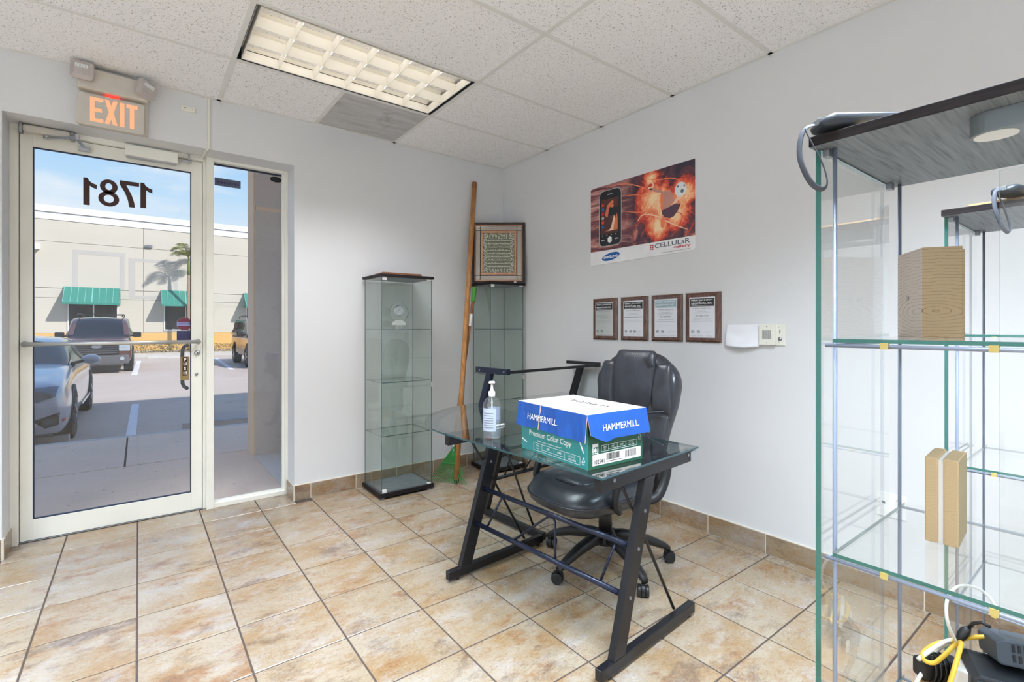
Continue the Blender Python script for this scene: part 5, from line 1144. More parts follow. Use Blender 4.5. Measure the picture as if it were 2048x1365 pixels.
# backrest: loft of cross sections over height
def backx(z): return -.185 - .055 * max(0, (z - .55)) / .55 - .05 * math.exp(-((z - .42) / .10) ** 2) * 0 + .030 * math.exp(-((z - .60) / .13) ** 2)
def halfw(z):
    K = [(.345, .10), (.36, .17), (.40, .205), (.50, .215), (.62, .222), (.74, .238), (.84, .262), (.93, .272), (.985, .262), (1.02, .235), (1.05, .195), (1.072, .168), (1.085, .150), (1.10, .10), (1.106, .04)]
    for (a, b), (c, d) in zip(K[:-1], K[1:]):
        if z <= c: return b + (d - b) * (z - a) / (c - a)
    return K[-1][1]
zs = [.345, .352, .365, .39, .43, .48, .54, .60, .66, .72, .78, .83, .88, .93, .97, 1.0, 1.025, 1.05, 1.068, 1.08, 1.09, 1.098, 1.102]
rings = []
for z in zs:
    th = .052 * min(1, max(.25, (z - .335) / .06)) * min(1, max(.25, (1.112 - z) / .05)); w = halfw(z); r = []
    for k in range(44):
        t_ = 2 * PI * k / 44; x, y = th * sgnpow(math.cos(t_), .75), w * sgnpow(math.sin(t_), .62)
        if x > 0: x += .022 * (abs(y) / .25) ** 3 * (1 if .42 < z < 1.0 else .3)      # wings come forward
        r.append(Vector((backx(z) - .05 + x, y, z)))
    rings.append(r)
back = ringloft(rings).build('backrest', 'black_leather', CH, smooth=True)
def cushion(name, z0, z1, w0, w1, proud, mat, cy=0.0, nz=10, skew=0.0):
    rr = []
    for i in range(nz + 1):
        s = (1 - math.cos(PI * i / nz)) / 2; z = z0 + (z1 - z0) * s; e_ = math.sin(PI * min(1, max(0, s))) ** .38 if 0 < i < nz else .02
        w = (w0 + (w1 - w0) * s); rr.append([Vector((backx(z) - .012 + (proud + .012) * e_ * max(0, sgnpow(math.cos(t_), .8)) - (.02 if math.cos(t_) <= 0 else 0), cy + skew * s + w * (.66 + .34 * e_) * sgnpow(math.sin(t_), .7), z)) for t_ in [2 * PI * j / 28 for j in range(28)]])
    return ringloft(rr).build(name, mat, back, smooth=True)
cushion('head_cushion', .775, 1.112, .140, .152, .040, 'ribbed_leather', nz=22); cushion('lumbar_panel', .400, .785, .118, .138, .018, 'ribbed_leather', nz=14)
for s_ in (-1, 1): cushion('side_bolster', .782, 1.045, .070, .052, .020, 'black_leather', cy=s_ * .190, skew=s_ * -.006, nz=16)
for s_ in (-1, 1): cushion('side_panel', .410, .792, .050, .066, .018, 'black_leather', cy=s_ * .165, skew=s_ * .022, nz=14)
mb = MB(); mb.tube([(backx(.79) + .020 + .012 * (abs(y) / .23) ** 2, y, .800 - .026 * math.cos(y / .23 * PI / 1.6)) for y in [-.235 + .47 * k / 24 for k in range(25)]], .004, 6); mb.build('seam', 'seam_piping', back, smooth=True)
mb = MB()
for k in range(9):
    mb.tube([(backx(1.05) + .020, .146 - .004 * k, 1.046 + .005 * k), (backx(1.03) + .030, .118 - .004 * k, 1.022 + .006 * k)], [.0035, .0008], 5)
mb.build('gathered_pleat', 'black_leather', back, smooth=True)
MB().bar((-.235, 0, .40), (-.06, 0, .375), .075, .014).build('back_bracket', 'black_metal', CH)
for s_ in (-1, 1):
    y = s_ * .275
    pts = [(.17, s_ * .235, .392), (.22, y, .402), (.245, y, .44), (.225, y, .52), (.16, y, .60), (.06, y, .635), (-.07, y, .635), (-.14, y, .60), (-.15, y, .52), (-.10, y, .43), (-.05, y, .402), (-.02, s_ * .235, .392)]
    # smooth the loop
    for _ in range(2): pts = [pts[0]] + [tuple((Vector(pts[i]) * (.75 if j == 0 else .25) + Vector(pts[i + 1]) * (.25 if j == 0 else .75))) for i in range(len(pts) - 1) for j in (0, 1)] + [pts[-1]]
    ar = MB().tube(pts, .016, 10, flat=1.5).build('armrest', 'black_plastic', CH, smooth=True)
# ---------------------------------------------------------------- things on the right-hand wall
def wallr(name, y, z, label, cat, group=None, off=0.0, roll=0.0):
    o = empty(name, (XR - off, y, z), label, cat, R(-90), group); 
    if roll: o.rotation_euler = (0, roll, R(-90))
    return o
# poster
m = NT('poster_fire'); v = m.coord('Object')
sepn = m.n('SeparateXYZ'); m.l(v, sepn.inputs[0]); X_, Z_ = sepn.outputs[0], sepn.outputs[2]
streak = m.noise(m.coord('Object', scale=(2.0, 1, 16)), 1.6, 6, 0.6, 0.8)
cloud = m.noise(v, 7.5, 7, 0.65, 1.4); fine = m.noise(v, 22, 6, 0.7, 2.2)
def blob(cx, cz, r):
    dx = m.math('SUBTRACT', X_, cx); dz = m.math('SUBTRACT', Z_, cz); d2 = m.math('ADD', m.math('MULTIPLY', dx, dx), m.math('MULTIPLY', dz, dz))
    return m.math('MAXIMUM', m.math('SUBTRACT', 1.0, m.math('DIVIDE', m.math('SQRT', d2), r)), 0.0)
left = m.ramp(streak, [(0.34, srgb(52, 38, 52)), (0.48, srgb(132, 76, 84)), (0.60, srgb(206, 152, 142)), (0.72, srgb(236, 204, 190))])
dark = m.ramp(cloud, [(0.38, srgb(52, 44, 62)), (0.55, srgb(112, 66, 76)), (0.66, srgb(206, 126, 112)), (0.76, srgb(240, 186, 160))])
side = m.math('MULTIPLY_ADD', X_, 3.0, 0.62)
base = m.mix(m.ramp(side, [(0.1, (0, 0, 0, 1)), (0.55, (1, 1, 1, 1))]), left, dark)
hot = blob(.13, .09, .22)
for b in (blob(.17, -.09, .15), blob(.36, .09, .15), blob(.11, .23, .10), blob(.30, -.03, .16), blob(.22, .03, .2)): hot = m.math('MAXIMUM', hot, b)
heat = m.math('ADD', m.math('MULTIPLY', hot, 0.75), m.math('SUBTRACT', m.math('MULTIPLY', m.math('ADD', cloud, fine), 0.62), 0.42))
fire = m.ramp(heat, [(0.30, (0, 0, 0, 1)), (0.40, srgb(146, 48, 50)), (0.53, srgb(226, 84, 62)), (0.68, srgb(250, 160, 112)), (0.88, srgb(255, 224, 178))])
msk = m.ramp(heat, [(0.30, (0, 0, 0, 1)), (0.46, (1, 1, 1, 1))])
m.color(m.mix(msk, base, fire)); m.set(0.4)
for nme, c in (('glow_orange', srgb(244, 132, 90)), ('glow_pale', srgb(250, 206, 176)), ('fire_red', srgb(208, 64, 52)), ('skin_print', srgb(196, 140, 128)), ('violet_print', srgb(88, 62, 84)), ('phone_black', srgb(30, 32, 40)), ('screen_dark', srgb(84, 50, 48)), ('screen_orange', srgb(222, 120, 84)), ('ball_white', srgb(226, 232, 236)), ('poster_white', srgb(240, 241, 245)), ('logo_grey', srgb(92, 104, 116))): plain(nme, c, 0.4, 0, 0.05, 12)
t = wallr('poster', 2.155, 2.0, 'wide fiery advertising board showing a mobile phone and a player kicking a ball', 'poster', off=.005)
w0, w1, zl0, zl1, zr0, zr1 = -.437, .440, -.298, .283, -.283, .282
board_ = MB(); board_.prism([(w0, zl0), (w1 - .012, zr0 - .0), (w1, zr0 + .012), (w1, zr1), (w0 + .012, zl1), (w0, zl1 - .012)], -.001, .004, axis='y'); board_.build('board', 'poster_white', t)
pic = MB(); pic.prism([(w0 + .001, -.197), (w1 - .001, -.192), (w1 - .001, zr1 - .001), (w0 + .012, zl1 - .001), (w0 + .001, zl1 - .012)], -.0016, -.001, axis='y'); pic.build('picture', 'poster_fire', t)
def flat(name, poly, m_, y=-.0022, parent=t):
    return MB().prism(poly, y, y + .0005, axis='y').build(name, m_, parent)
def ell(cx, cz, a, b, n=28, rot=0.0): return [(cx + a * math.cos(q) * math.cos(rot) - b * math.sin(q) * math.sin(rot), cz + a * math.cos(q) * math.sin(rot) + b * math.sin(q) * math.cos(rot)) for q in [2 * PI * k / n for k in range(n)]]
def rrect(x0, x1, z0, z1, r, n=6):
    out = []
    for cx, cz, a0 in ((x1 - r, z1 - r, 0), (x0 + r, z1 - r, 90), (x0 + r, z0 + r, 180), (x1 - r, z0 + r, 270)):
        out += [(cx + r * math.cos(R(a0 + 90 * k / n)), cz + r * math.sin(R(a0 + 90 * k / n))) for k in range(n + 1)]
    return out
def swoosh(name, pts, w, m_, y=-.0024):
    P = [Vector((a, 0, b)) for a, b in pts]
    for _ in range(3): P = [P[0]] + [P[i].lerp(P[i + 1], f) for i in range(len(P) - 1) for f in (.25, .75)] + [P[-1]]
    n = len(P); up_, dn = [], []
    for i, p in enumerate(P):
        d = (P[min(i + 1, n - 1)] - P[max(i - 1, 0)]).normalized(); s = Vector((-d.z, 0, d.x)) * w * math.sin(PI * (i + .5) / n) ** .6 / 2
        up_.append((p + s)); dn.append((p - s))
    mb = MB()
    mb.add([(p.x, y, p.z) for p in up_ + dn], [(i, i + 1, n + i + 1, n + i) for i in range(n - 1)]); mb.build(name, m_, t)
for pts, w, c in (([(-.28, .262), (-.12, .258), (0, .215), (.086, .165), (.211, .114)], .006, 'glow_orange'), ([(-.134, .168), (-.03, .158), (.057, .133)], .005, 'glow_orange'), ([(0, -.033), (.03, .0), (.071, .005), (.156, -.02), (.277, -.098), (.391, -.15)], .009, 'glow_pale'),
                  ([(-.133, .064), (0, .027), (.10, .02), (.177, -.023)], .006, 'glow_orange'), ([(.086, .235), (.177, .209), (.277, .205), (.372, .145)], .006, 'glow_orange'), ([(.36, -.185), (.41, -.155), (.436, -.10)], .008, 'fire_red'), ([(-.10, -.06), (.0, -.06), (.05, -.01), (.12, .02)], .004, 'fire_red'), ([(.30, -.02), (.36, -.05), (.33, -.12), (.25, -.13), (.18, -.17)], .006, 'fire_red')):
    swoosh('light_trail', pts, w, c)
# the player: one flat silhouette with limbs, kicking a ball
flat('player_torso', [(.190, .118), (.215, .128), (.245, .122), (.262, .128), (.285, .085), (.292, .045), (.262, .022), (.222, .010), (.205, .012), (.212, .060)], 'skin_print', -.0026)
flat('player_shirt', [(.190, .118), (.212, .100), (.212, .060), (.205, .012), (.222, .010), (.200, -.02), (.188, .03), (.186, .08)], 'glow_orange', -.0030)
flat('player_arm', [(.100, .170), (.130, .168), (.165, .150), (.205, .132), (.208, .118), (.170, .128), (.130, .148), (.102, .156)], 'skin_print', -.0028)
flat('player_head', ell(.112, .185, .024, .026), 'glow_pale', -.0028); flat('player_mask', ell(.108, .190, .017, .012), 'fire_red', -.0032)
flat('player_shorts', [(.200, .004), (.230, .012), (.262, .020), (.300, .030), (.342, .022), (.318, -.018), (.290, -.048), (.262, -.056), (.222, -.044), (.200, -.02)], 'violet_print', -.0032)
flat('player_leg', [(.205, -.030), (.225, -.044), (.222, -.085), (.205, -.115), (.190, -.100), (.188, -.06)], 'glow_orange', -.0028)
flat('player_kicking_leg', [(.282, .036), (.300, .030), (.345, .060), (.372, .085), (.360, .095), (.322, .080)], 'glow_pale', -.0028)
bl = flat('ball', ell(.338, .113, .040, .046), 'ball_white', -.0036)
for a, b, s in ((.350, .100, .013), (.318, .135, .008), (.366, .130, .007)): MB().prism([(a + s * math.cos(R(90 + 72 * k)), b + s * math.sin(R(90 + 72 * k))) for k in range(5)], -.0040, -.0037, axis='y').build('ball_patch', 'logo_grey', bl)
# phone
ph = flat('phone', rrect(-.352, -.138, -.168, .243, .045), 'plaque_steel', -.0028); 
MB().prism(rrect(-.347, -.143, -.163, .238, .041), -.0034, -.0029, axis='y').build('phone_face', 'phone_black', ph); MB().prism(rrect(-.328, -.165, -.078, .176, .004), -.0040, -.0035, axis='y').build('phone_screen', 'screen_dark', ph)
MB().prism([(-.290, -.058), (-.220, -.040), (-.180, .060), (-.172, .02), (-.172, -.058)], -.0044, -.0041, axis='y').build('screen_flame', 'screen_orange', ph); MB().prism([(-.262, -.058), (-.236, -.040), (-.206, .050), (-.196, .03), (-.214, -.058)], -.0047, -.0045, axis='y').build('screen_flame', 'glow_pale', ph)
MB().prism([(-.292, .060), (-.270, .130), (-.225, .160), (-.205, .145), (-.250, .110), (-.268, .04)], -.0044, -.0041, axis='y').build('screen_flame', 'screen_orange', ph)
for k, c in enumerate(('fire_red', 'print_blue', 'print_red', 'plaque_steel', 'fire_red', 'print_blue')): MB().prism(rrect(-.323, -.300, .128 - .032 * k, .148 - .032 * k, .004), -.0048, -.0045, axis='y').build('app_icon', c, ph)
MB().prism(ell(-.222, .120, .013, .013), -.0048, -.0045, axis='y').build('app_icon', 'screen_orange', ph); MB().prism(rrect(-.252, -.172, .050, .108, .004), -.0043, -.0041, axis='y').build('menu_panel', 'phone_black', ph)
mb = MB(); put_text(mb, 'SAMSUNG', (-.245, -.0040, .205), (1, 0, 0), (0, 0, 1), h=.007, bold=.02, center=True)
for k in range(4): put_text(mb, '*', (-.315 + .042 * k, -.0048, -.096), (1, 0, 0), (0, 0, 1), h=.012, bold=.03, center=True)
put_text(mb, 'MENU', (-.313, -.0040, -.125), (1, 0, 0), (0, 0, 1), h=.008, center=True, bold=.02); put_text(mb, 'BACK', (-.180, -.0040, -.125), (1, 0, 0), (0, 0, 1), h=.008, center=True, bold=.02)
mb.prism([(-.266, -.136), (-.247, -.147), (-.228, -.136), (-.228, -.108), (-.247, -.098), (-.266, -.108)], -.0040, -.0036, axis='y'); mb.build('phone_lettering', 'print_white', ph)
mb = MB(); put_text(mb, 'CELLULaR', (.142, -.0018, -.237), (1, 0, .02), (0, 0, 1), w=.262, h=.030, bold=.015); mb.build('lettering', 'logo_grey', t)
mb = MB(); put_text(mb, 'gallery', (.285, -.0018, -.262), (1, 0, .02), (0, 0, 1), w=.122, h=.024, bold=.02)
for a in range(3):
    mb.prism(rrect(.104, .116, -.242 + .012 * a, -.233 + .012 * a, .002), -.0018, -.0012, axis='y'); mb.prism(rrect(.119, .133, -.244 + .012 * a, -.235 + .012 * a, .002), -.0018, -.0012, axis='y')
mb.build('lettering', 'print_red', t); mb = MB(); put_text(mb, 'www.cellgalleryonline.com', (.197, -.0018, -.279), (1, 0, .02), (0, 0, 1), w=.210, h=.011, bold=.0); mb.build('lettering', 'print_grey', t)
flat('oval_logo', ell(-.240, -.246, .084, .027, rot=R(8)), 'print_blue', -.0018); mb = MB(); put_text(mb, 'SAMSUNG', (-.306, -.0024, -.258), (1, 0, .02), (0, 0, 1), w=.132, h=.019, bold=.035); mb.build('lettering', 'print_white', t)

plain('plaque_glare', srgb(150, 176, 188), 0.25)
# four certificate plaques
plq = ((2.449, 'ISO 9001:2015', 'plaque_steel', 'walnut certificate plaque with a dull grey steel plate, farthest from the intercom'), (2.183, 'Responsible Recycling (R2) Rev. 2013', 'plaque_white', 'walnut certificate plaque with three round seals along its foot, second from the corner'),
       (1.921, 'ISO 14001:2015', 'plaque_white', 'walnut certificate plaque whose title bar is washed out by glare, third from the corner'), (1.664, 'ISO 45001:2018', 'plaque_white', 'walnut certificate plaque with a crisp black title bar, nearest the hung sheet of paper'))
for k, (y, iso, pm, lab) in enumerate(plq):
    t = wallr('certificate_plaque', y, 1.2995, lab, 'plaque', 'certificate plaques in a row on the wall')
    W_, H_ = .1165, .1515
    mb = MB(); o4 = [(-W_, -H_), (W_, -H_), (W_, H_), (-W_, H_)]; i4 = [(-W_ + .010, -H_ + .010), (W_ - .010, -H_ + .010), (W_ - .010, H_ - .010), (-W_ + .010, H_ - .010)]
    P = [(a, 0, b) for a, b in o4] + [(a, -.008, b) for a, b in o4] + [(a, -.016, b) for a, b in i4]
    mb.add(P, [(3, 2, 1, 0), (0, 1, 5, 4), (1, 2, 6, 5), (2, 3, 7, 6), (3, 0, 4, 7), (4, 5, 9, 8), (5, 6, 10, 9), (6, 7, 11, 10), (7, 4, 8, 11), (8, 9, 10, 11)]); mb.build('backboard', 'walnut_plaque', t, fixn=True)
    a, b = .085, .123; MB().box(-a, a, -.0175, -.016, -b, b).build('metal_plate', pm, t)
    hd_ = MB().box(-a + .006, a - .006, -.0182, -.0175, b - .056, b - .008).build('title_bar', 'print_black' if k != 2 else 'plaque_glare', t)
    mb = MB(); put_text(mb, 'PERRY JOHNSON', (0, -.0188, b - .026), (1, 0, 0), (0, 0, 1), w=.140, h=.013, bold=.02, center=True); put_text(mb, 'REGISTRARS, INC.', (0, -.0188, b - .045), (1, 0, 0), (0, 0, 1), w=.140, h=.013, bold=.02, center=True)
    mb.box(-.070, .070, -.0188, -.0183, b - .0515, b - .0500); mb.build('title_lettering', 'print_white', t)
    mb = MB(); put_text(mb, 'Cellular Gallery Inc.', (0, -.0180, .048), (1, 0, 0), (0, 0, 1), w=.125, h=.012, center=True)
    put_text(mb, '1781 Green Road', (0, -.0180, .034), (1, 0, 0), (0, 0, 1), h=.006, center=True); put_text(mb, 'Deerfield Beach, FL 33064 United States', (0, -.0180, .024), (1, 0, 0), (0, 0, 1), w=.105, h=.006, center=True)
    put_text(mb, iso, (0, -.0180, .004), (1, 0, 0), (0, 0, 1), w=.085 if k != 1 else .155, h=.010, bold=.01, center=True); put_text(mb, 'has been found in conformance with the standard', (0, -.0180, -.012), (1, 0, 0), (0, 0, 1), w=.115, h=.005, center=True)
    put_text(mb, 'Provision of electronics recycling services for wireless devices', (0, -.0180, -.026), (1, 0, 0), (0, 0, 1), w=.145, h=.005, center=True)
    for xx in (-.062, -.022) + ((.012,) if k == 1 else ()): mb.tube([(xx + .009 * math.cos(2 * PI * j / 12), -.0178, -.088 + .009 * math.sin(2 * PI * j / 12)) for j in range(12)], .0014, 4, closed=True); mb.prism(ell(xx, -.088, .005, .004, 10), -.0180, -.0176, axis='y')
    mb.tube([(.020, -.0178, -.092), (.030, -.0178, -.084), (.040, -.0178, -.092), (.055, -.0178, -.085), (.070, -.0178, -.090)], .0007, 4)
    for xx in (-.075, -.030, .030): mb.box(xx, xx + .038, -.0180, -.0176, -.114, -.1125)
    mb.build('lettering', 'print_grey', t)
# sheet of paper curling off the wall, intercom
t = wallr('hung_paper', 1.421, 1.193, 'creased blank white sheet of paper taped beside the intercom', 'paper')
mb = MB(); rn = random.Random(4)
def psheet(a, b):
    x = -.100 + .197 * a + .004 * b; z = -.062 + .124 * b - .006 * math.sin(PI * a) * (1 - b)
    y = -.003 - .022 * (1 - b) ** 1.6 * math.sin(PI * min(1, a * .9 + .08)) - .006 * (1 - b) - .003 * math.sin(9 * a + 3 * b) * (1 - abs(2 * b - 1)) - .004 * max(0, math.sin(5 * b + 1.5 * a)) * .6
    return (x, y, z)
mb.grid(psheet, 20, 16); o = mb.build('sheet', 'paper', t, smooth=True); so = o.modifiers.new('thickness', 'SOLIDIFY'); so.thickness = .0006
t = wallr('intercom', 1.254, 1.199, 'white wall intercom with a louvred speaker and a round call button plate', 'intercom')
MB().box(-.066, .020, -.022, 0, -.056, .056).build('speaker_housing', 'cream_plastic', t, bevel=.003); 
for k in range(9): MB().box(-.045 + .0052 * k, -.0425 + .0052 * k, -.0232, -.022, -.024, .024).build('grille_slot', 'print_grey', t)
for z in (-.044, .044): MB().cyl((-.022, -.0228, z), (-.022, -.022, z), .003, n=10).build('screw', 'dull_steel', t)
MB().box(.014, .066, -.006, 0, -.058, .058).build('button_plate', 'cream_plastic', t, bevel=.002); MB().lathe([(0, -.013), (.006, -.012), (.010, -.009), (.011, -.006)], (.040, 0, -.022), 20, axis='y').build('call_button', 'dull_steel', t); MB().box(.037, .042, -.0068, -.006, .006, .028).build('name_slot', 'print_grey', t)
for z in (-.040, .040): MB().cyl((.032, -.0066, z), (.032, -.006, z), .0025, n=10).build('screw', 'dull_steel', t)
# double outlet near the floor
t = wallr('wall_outlet', .728, .425, 'white double wall outlet low on the wall behind the glass cabinets', 'outlet')
MB().box(-.056, .056, -.005, 0, -.054, .054).build('cover_plate', 'white_plastic', t, bevel=.002)
for z in (-.026, .026):
    r_ = MB().cyl((.028, -.007, z), (.028, -.005, z), .016, n=20).build('receptacle', 'white_plastic', t)
    for x in (.022, .034): MB().box(x - .001, x + .001, -.0075, -.007, z - .002, z + .007).build('slot', 'dark_slot', r_)
    MB().cyl((.028, -.0075, z - .008), (.028, -.007, z - .008), .0022, n=8).build('slot', 'dark_slot', r_)
MB().box(-.040, -.016, -.007, -.005, -.034, .034).build('data_insert', 'white_plastic', t); MB().box(-.034, -.023, -.0075, -.007, .004, .016).build('data_port', 'dark_slot', t)

# ---------------------------------------------------------------- near glass cabinets (rod frame, five shelves)
def rod_cabinet(loc, label, W=.44, D=.37):
    """x runs away from the open long face (x=0), y from the far end (y=0) towards the camera side (-y)"""
    t = empty('rod_cabinet', loc, label, 'glass cabinet')
    h = 1.531
    MB().box(0, D, -W, 0, h - .0155, h, 0, [1, 0, 0, 0, 0, 0]).build('top_board', ['ebony_board', 'grey_oak'], t, bevel=.001); MB().box(0, D, -W, 0, .0, .030).build('base_board', 'ebony_board', t, bevel=.001)
    zt_ = h - .0155
    for y in (-.006, -W + .006): pane('side_pane', .020, D - .030, y - .004, y + .0035, .030, zt_ - .002, t, 'clear_glass', 'glass_edge', (3,))
    pane('back_pane', D - .008, D - .004, -W + .012, -.16, .030, zt_ - .006, t, 'clear_glass', 'glass_edge')
    for x in (.034, D - .020):
        for y in (-.024, -W + .024): MB().cyl((x, y, .030), (x, y, zt_), .0030, n=12).build('corner_rod', 'rod_steel', t, smooth=True)
    for x in (.026, D - .050):
        for y in (-.0135, -W + .0135): MB().box(x, x + .018, y - .0055, y + .004, zt_ - .012, zt_).build('pane_clip', 'dull_steel', t, bevel=.001)
    for z in (.24, .566, .897, 1.217):
        pane('shelf', .008, D - .012, -W + .030, -.030, z, z + .0055, t, 'clear_glass', 'glass_edge', (3,))
        for x in (.010, D - .014):
            rl = MB().cyl((x, -.020, z - .0045), (x, -W + .020, z - .0045), .0028, n=10).build('shelf_rail', 'rod_steel', t, smooth=True)
            for yy in (-.094, -.204, -.36):
                if x < .1: MB().box(x - .004, x + .004, yy - .0045, yy + .0045, z - .008, z + .0008).build('bumper', 'bumper_yellow', rl)
        for y in (-.024, -W + .024): MB().cyl((.008, y, z - .0045), (D - .012, y, z - .0045), .0022, n=8).build('end_rail', 'rod_steel', t, smooth=True)
    pk = MB().prism(rrect(.039, .087, -.36, -.173, .024), zt_ - .027, zt_).build('strip_light', 'puck_grey', t, bevel=.001)
    MB().lathe([(0, -.0285), (.0215, -.0280), (.0215, -.026)], (.063, -.198, zt_), 28).build('puck_lens', 'puck_lens', pk)
    return t
RC1 = rod_cabinet((.818, .322, 0), 'nearest rod-framed glass cabinet with dark top, holding wood-print boxes and network gear')
RC2 = rod_cabinet((1.588, .322, 0), 'farther rod-framed glass cabinet with dark top, standing between the near one and the wall')
def wedge_phone(loc, rz, label, L=.135):
    t = empty('handheld_device', loc, label, 'handheld device', rz)
    rr = []
    for x, w, h0, h1 in ((0, .014, .005, .012), (.006, .022, .002, .018), (.016, .026, .0, .022), (.10, .026, .0, .021), (L - .008, .024, .001, .018), (L, .016, .005, .012)):
        rr.append([Vector((x, w * sgnpow(math.cos(q), .5), (h0 + h1) / 2 + (h1 - h0) / 2 * sgnpow(math.sin(q), .5))) for q in [2 * PI * k / 20 for k in range(20)]])
    ringloft(rr).build('shell', 'handheld_slate', t, smooth=True)
    MB().box(-.0010, .004, -.009, .009, .008, .018).build('end_window', 'print_grey', t, bevel=.001)
    pts = [(.002, .0, .012), (-.012, .004, .010), (-.020, .004, -.004), (-.024, .002, -.030), (-.022, -.003, -.052), (-.012, -.008, -.080), (.002, -.012, -.092), (.012, -.012, -.084), (.008, -.008, -.055), (-.002, -.004, -.028), (-.012, 0, -.004), (-.014, .002, .006)]
    for _ in range(2): pts = [pts[0]] + [tuple(Vector(pts[i]).lerp(Vector(pts[i + 1]), f)) for i in range(len(pts) - 1) for f in (.25, .75)] + [pts[-1]]
    MB().tube(pts, .0042, 8, flat=.25).build('wrist_strap', 'strap_grey', t, smooth=True)
    return t
e = empty('envelope_stack', (.835, .300, 1.531), 'thin stack of tan envelopes flat on the nearest cabinet top under the handheld device', 'envelopes', 0)
for k in range(2): MB().box(.0 + .004 * k, .16, -.30, -.004 - .004 * k, .0022 * k, .0022 * k + .002).build('envelope', 'envelope', e)
wedge_phone((.818, .312, 1.5362), R(-40), 'slate handheld device with a grey strap on top of the nearest glass cabinet')
e = empty('envelope_stack', (1.62, .285, 1.531), 'tan envelopes and a thin book on top of the farther glass cabinet', 'envelopes', 0)
for k in range(3): MB().box(.0 + .004 * k, .16, -.30, -.004 * k, .004 * k, .004 * k + .0035).build('envelope' if k else 'thin_book', 'envelope' if k else 'wood_brown', e)
wedge_phone((1.582, .214, 1.5462), R(-16), 'slate handheld device with a hanging cord on top of the farther glass cabinet')

# wood-print phone box on the upper shelf
t = empty('phone_box', (1.075, .243, 1.2226), 'tall tan box printed with dark wood grain on the upper shelf of the nearest cabinet', 'box', R(33))
mb = MB(); mb.add([(0, 0, 0), (.104, 0, 0), (.104, -.056, 0), (0, -.056, 0), (0, 0, .155), (.104, 0, .155), (.104, -.056, .155), (0, -.056, .155)], [(0, 1, 2, 3), (7, 6, 5, 4), (0, 4, 5, 1), (1, 5, 6, 2), (2, 6, 7, 3), (3, 7, 4, 0)])
mb.mi[2] = 1; mb.build('sleeve', ['wood_print_tan', 'wood_print_lit'], t, bevel=.0008, fixn=True); MB().box(.002, .102, -.060, -.056, .0, .150).build('inner_tray', 'wood_print_tan', t)
mb = MB(); put_text(mb, 'S4', (.062, .0005, .066), (-1, 0, 0), (0, 0, 1), h=.009, bold=.0); mb.build('lettering', 'print_grey', t)
# pair of fine-grain boxes with a white sleeve on the middle shelf
t = empty('folding_phone_box', (.992, .180, .9026), 'pale wood-look folding box split by a white sleeve on the middle shelf', 'box', R(4))
MB().box(0, .088, .0245, .0405, 0, .133).build('case_half', 'wood_print_fine', t, bevel=.002); MB().box(0, .088, .0, .0185, 0, .133, 0, [0, 0, 1, 0, 0, 0]).build('case_half', ['wood_print_fine', 'kraft_side'], t, bevel=.002); MB().box(.003, .085, .0185, .0245, .002, .130).build('white_sleeve', 'white_plastic', t)

# network gear on the third shelf
Z3 = .5716
t = empty('flat_carton', (1.035, .285, Z3), 'low open kraft carton under the tangle of network gear on the third shelf', 'box', R(-8))
MB().box(0, .135, -.19, -.01, 0, .030, 0).build('tray', 'envelope', t)
t = empty('network_gateway', (1.142, .203, Z3 + .031), 'black ribbed network gateway lying on its back with a white name print', 'router', R(-68))
mb = MB(); mb.prism([(0, 0), (.175, 0), (.175, .060), (.010, .066), (.0, .060)], -.055, .030, axis='y'); mb.build('case', 'device_dark', t, bevel=.004)
for k in range(13): MB().box(.006, .085, -.0565, -.055, .006 + .0042 * k, .0080 + .0042 * k).build('rib', 'device_grey', t)
mb = MB(); put_text(mb, 'AT&T U-verse', (.030, -.0566, .012), (1, 0, 0), (0, 0, 1), w=.10, h=.012, bold=.01); mb.build('lettering', 'print_white', t)
t = empty('wireless_router', (1.165, .176, Z3 + .101), 'dark grey vented router tilted on top of the black gateway', 'router', R(-62), rx=R(-14))
mb = MB(); mb.prism([(0, .003), (.006, 0), (.15, 0), (.15, .040), (.012, .040), (0, .034)], -.042, .030, axis='y'); rt = mb.build('case', 'device_grey', t, bevel=.003)
for r_, z in enumerate((.008, .023)):
    for k in range(15): MB().box(.020 + .0075 * k, .0235 + .0075 * k, -.0432, -.0418, z, z + .011).build('vent_slot', 'dark_slot', rt)
t = empty('white_box', (1.107, .166, Z3 + .001), 'small plain white box in front of the gateway on the third shelf', 'box', R(-4))
MB().box(0, .078, 0, .045, 0, .085).build('carton', 'white_plastic', t, bevel=.002); mb = MB(); mb.tube([(.060, -.0008, .02), (.066, -.0008, .034), (.072, -.0008, .03), (.070, -.0008, .018)], .001, 5); mb.build('printed_mark', 'print_blue', t)
t = empty('power_adapter', (1.150, .243, Z3 + .032), 'black power adapter wrapped in its own cord beside the white box', 'power adapter', R(-38))
MB().box(-.030, .045, -.014, .014, 0, .034).build('brick', 'cable_black', t, bevel=.006, seg=3); mb = MB()
for k in range(4): mb.tube([(-.012 + .009 * k + .003 * math.sin(q), .019 * math.cos(q), .017 + .023 * math.sin(q)) for q in [2 * PI * j / 16 for j in range(16)]], .0022, 6, closed=True)
mb.build('cord', 'cable_black', t, smooth=True)
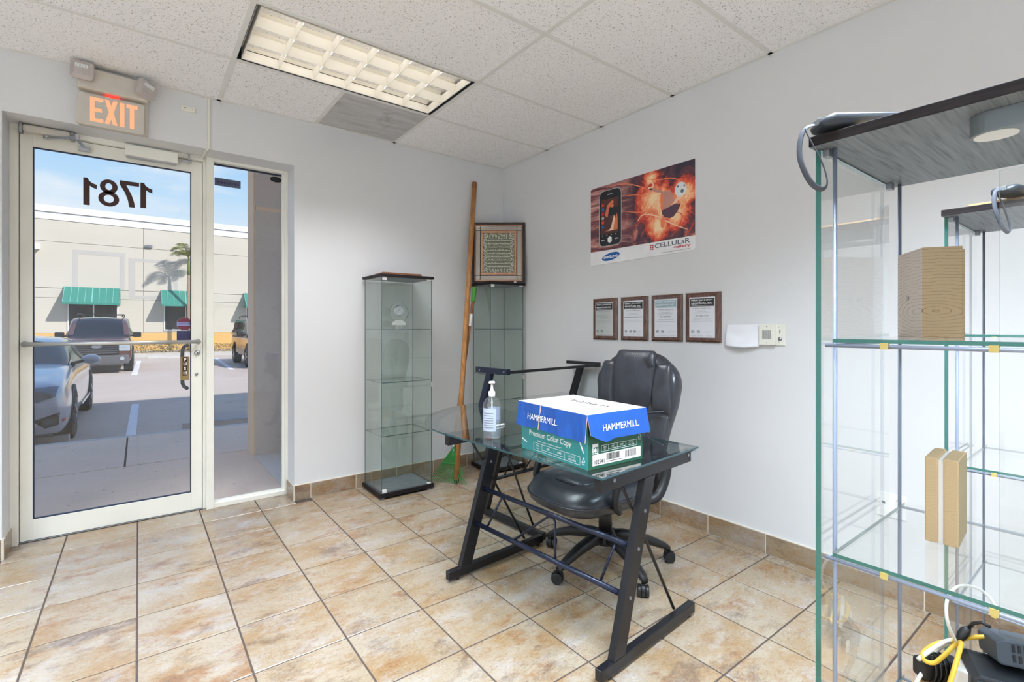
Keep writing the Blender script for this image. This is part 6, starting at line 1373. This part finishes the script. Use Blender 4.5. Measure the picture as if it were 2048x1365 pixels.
def cable(name, label, pts, r, m_):
    P = [Vector(p) for p in pts]
    for _ in range(3): P = [P[0]] + [P[i].lerp(P[i + 1], f) for i in range(len(P) - 1) for f in (.25, .75)] + [P[-1]]
    o = MB().tube(P, r, 8).build(name, m_, smooth=True); tag(o, label, 'cable'); return o
cable('patch_cable', 'yellow network cable looping out over the left end of the third shelf', [(1.172, .140, .70), (1.190, .165, .70), (1.165, .190, .698), (1.180, .222, .668), (1.175, .238, .660), (1.150, .246, .660), (1.108, .252, .658), (1.090, .244, .657), (1.098, .232, .655), (1.130, .228, .655), (1.165, .218, .668), (1.150, .204, .690), (1.100, .200, .690), (1.060, .200, .672), (1.045, .205, .645)], .0036, 'cable_yellow')
cable('antenna_cable', 'thin white cable rising in a tall loop above the router', [(1.113, .156, .78), (1.141, .168, .785), (1.166, .188, .785), (1.166, .212, .780), (1.130, .220, .770), (1.100, .217, .755), (1.100, .214, .730), (1.140, .212, .690)], .0026, 'cable_white')
cable('white_cable', 'white cable hanging in a loop behind the yellow one on the third shelf', [(1.165, .205, .675), (1.185, .222, .660), (1.178, .240, .650), (1.160, .246, .635), (1.120, .255, .615), (1.095, .262, .590)], .0032, 'cable_white')
cable('white_cable', 'short white cable lying straight across the black power adapter', [(1.092, .252, .655), (1.125, .243, .662), (1.165, .232, .668), (1.185, .222, .668)], .0036, 'cable_white')
cable('white_cable', 'white cable bending over the front of the gateway name print', [(1.215, .118, .66), (1.222, .136, .668), (1.215, .148, .672), (1.190, .150, .668), (1.165, .148, .640), (1.155, .150, .600)], .0036, 'cable_white')
cable('white_cable', 'white cable bundle tucked under the tilted router', [(1.195, .185, .678), (1.200, .170, .690), (1.215, .155, .680), (1.205, .165, .668), (1.190, .178, .664), (1.205, .160, .660)], .0034, 'cable_white')
t = empty('ferrite_cable', (1.165, .205, .695), 'black router lead with a barrel-shaped ferrite core', 'cable')
MB().tube([(-.010, .006, -.012), (-.002, .002, -.002), (.004, -.002, .006), (.008, -.006, .012)], [.004, .0075, .0075, .003], 12).build('ferrite_core', 'cable_black', t, smooth=True); MB().tube([(.006, -.006, .012), (.002, -.012, .024), (.004, -.022, .030), (.002, -.034, .028)], .0030, 8).build('lead', 'cable_black', t, smooth=True)
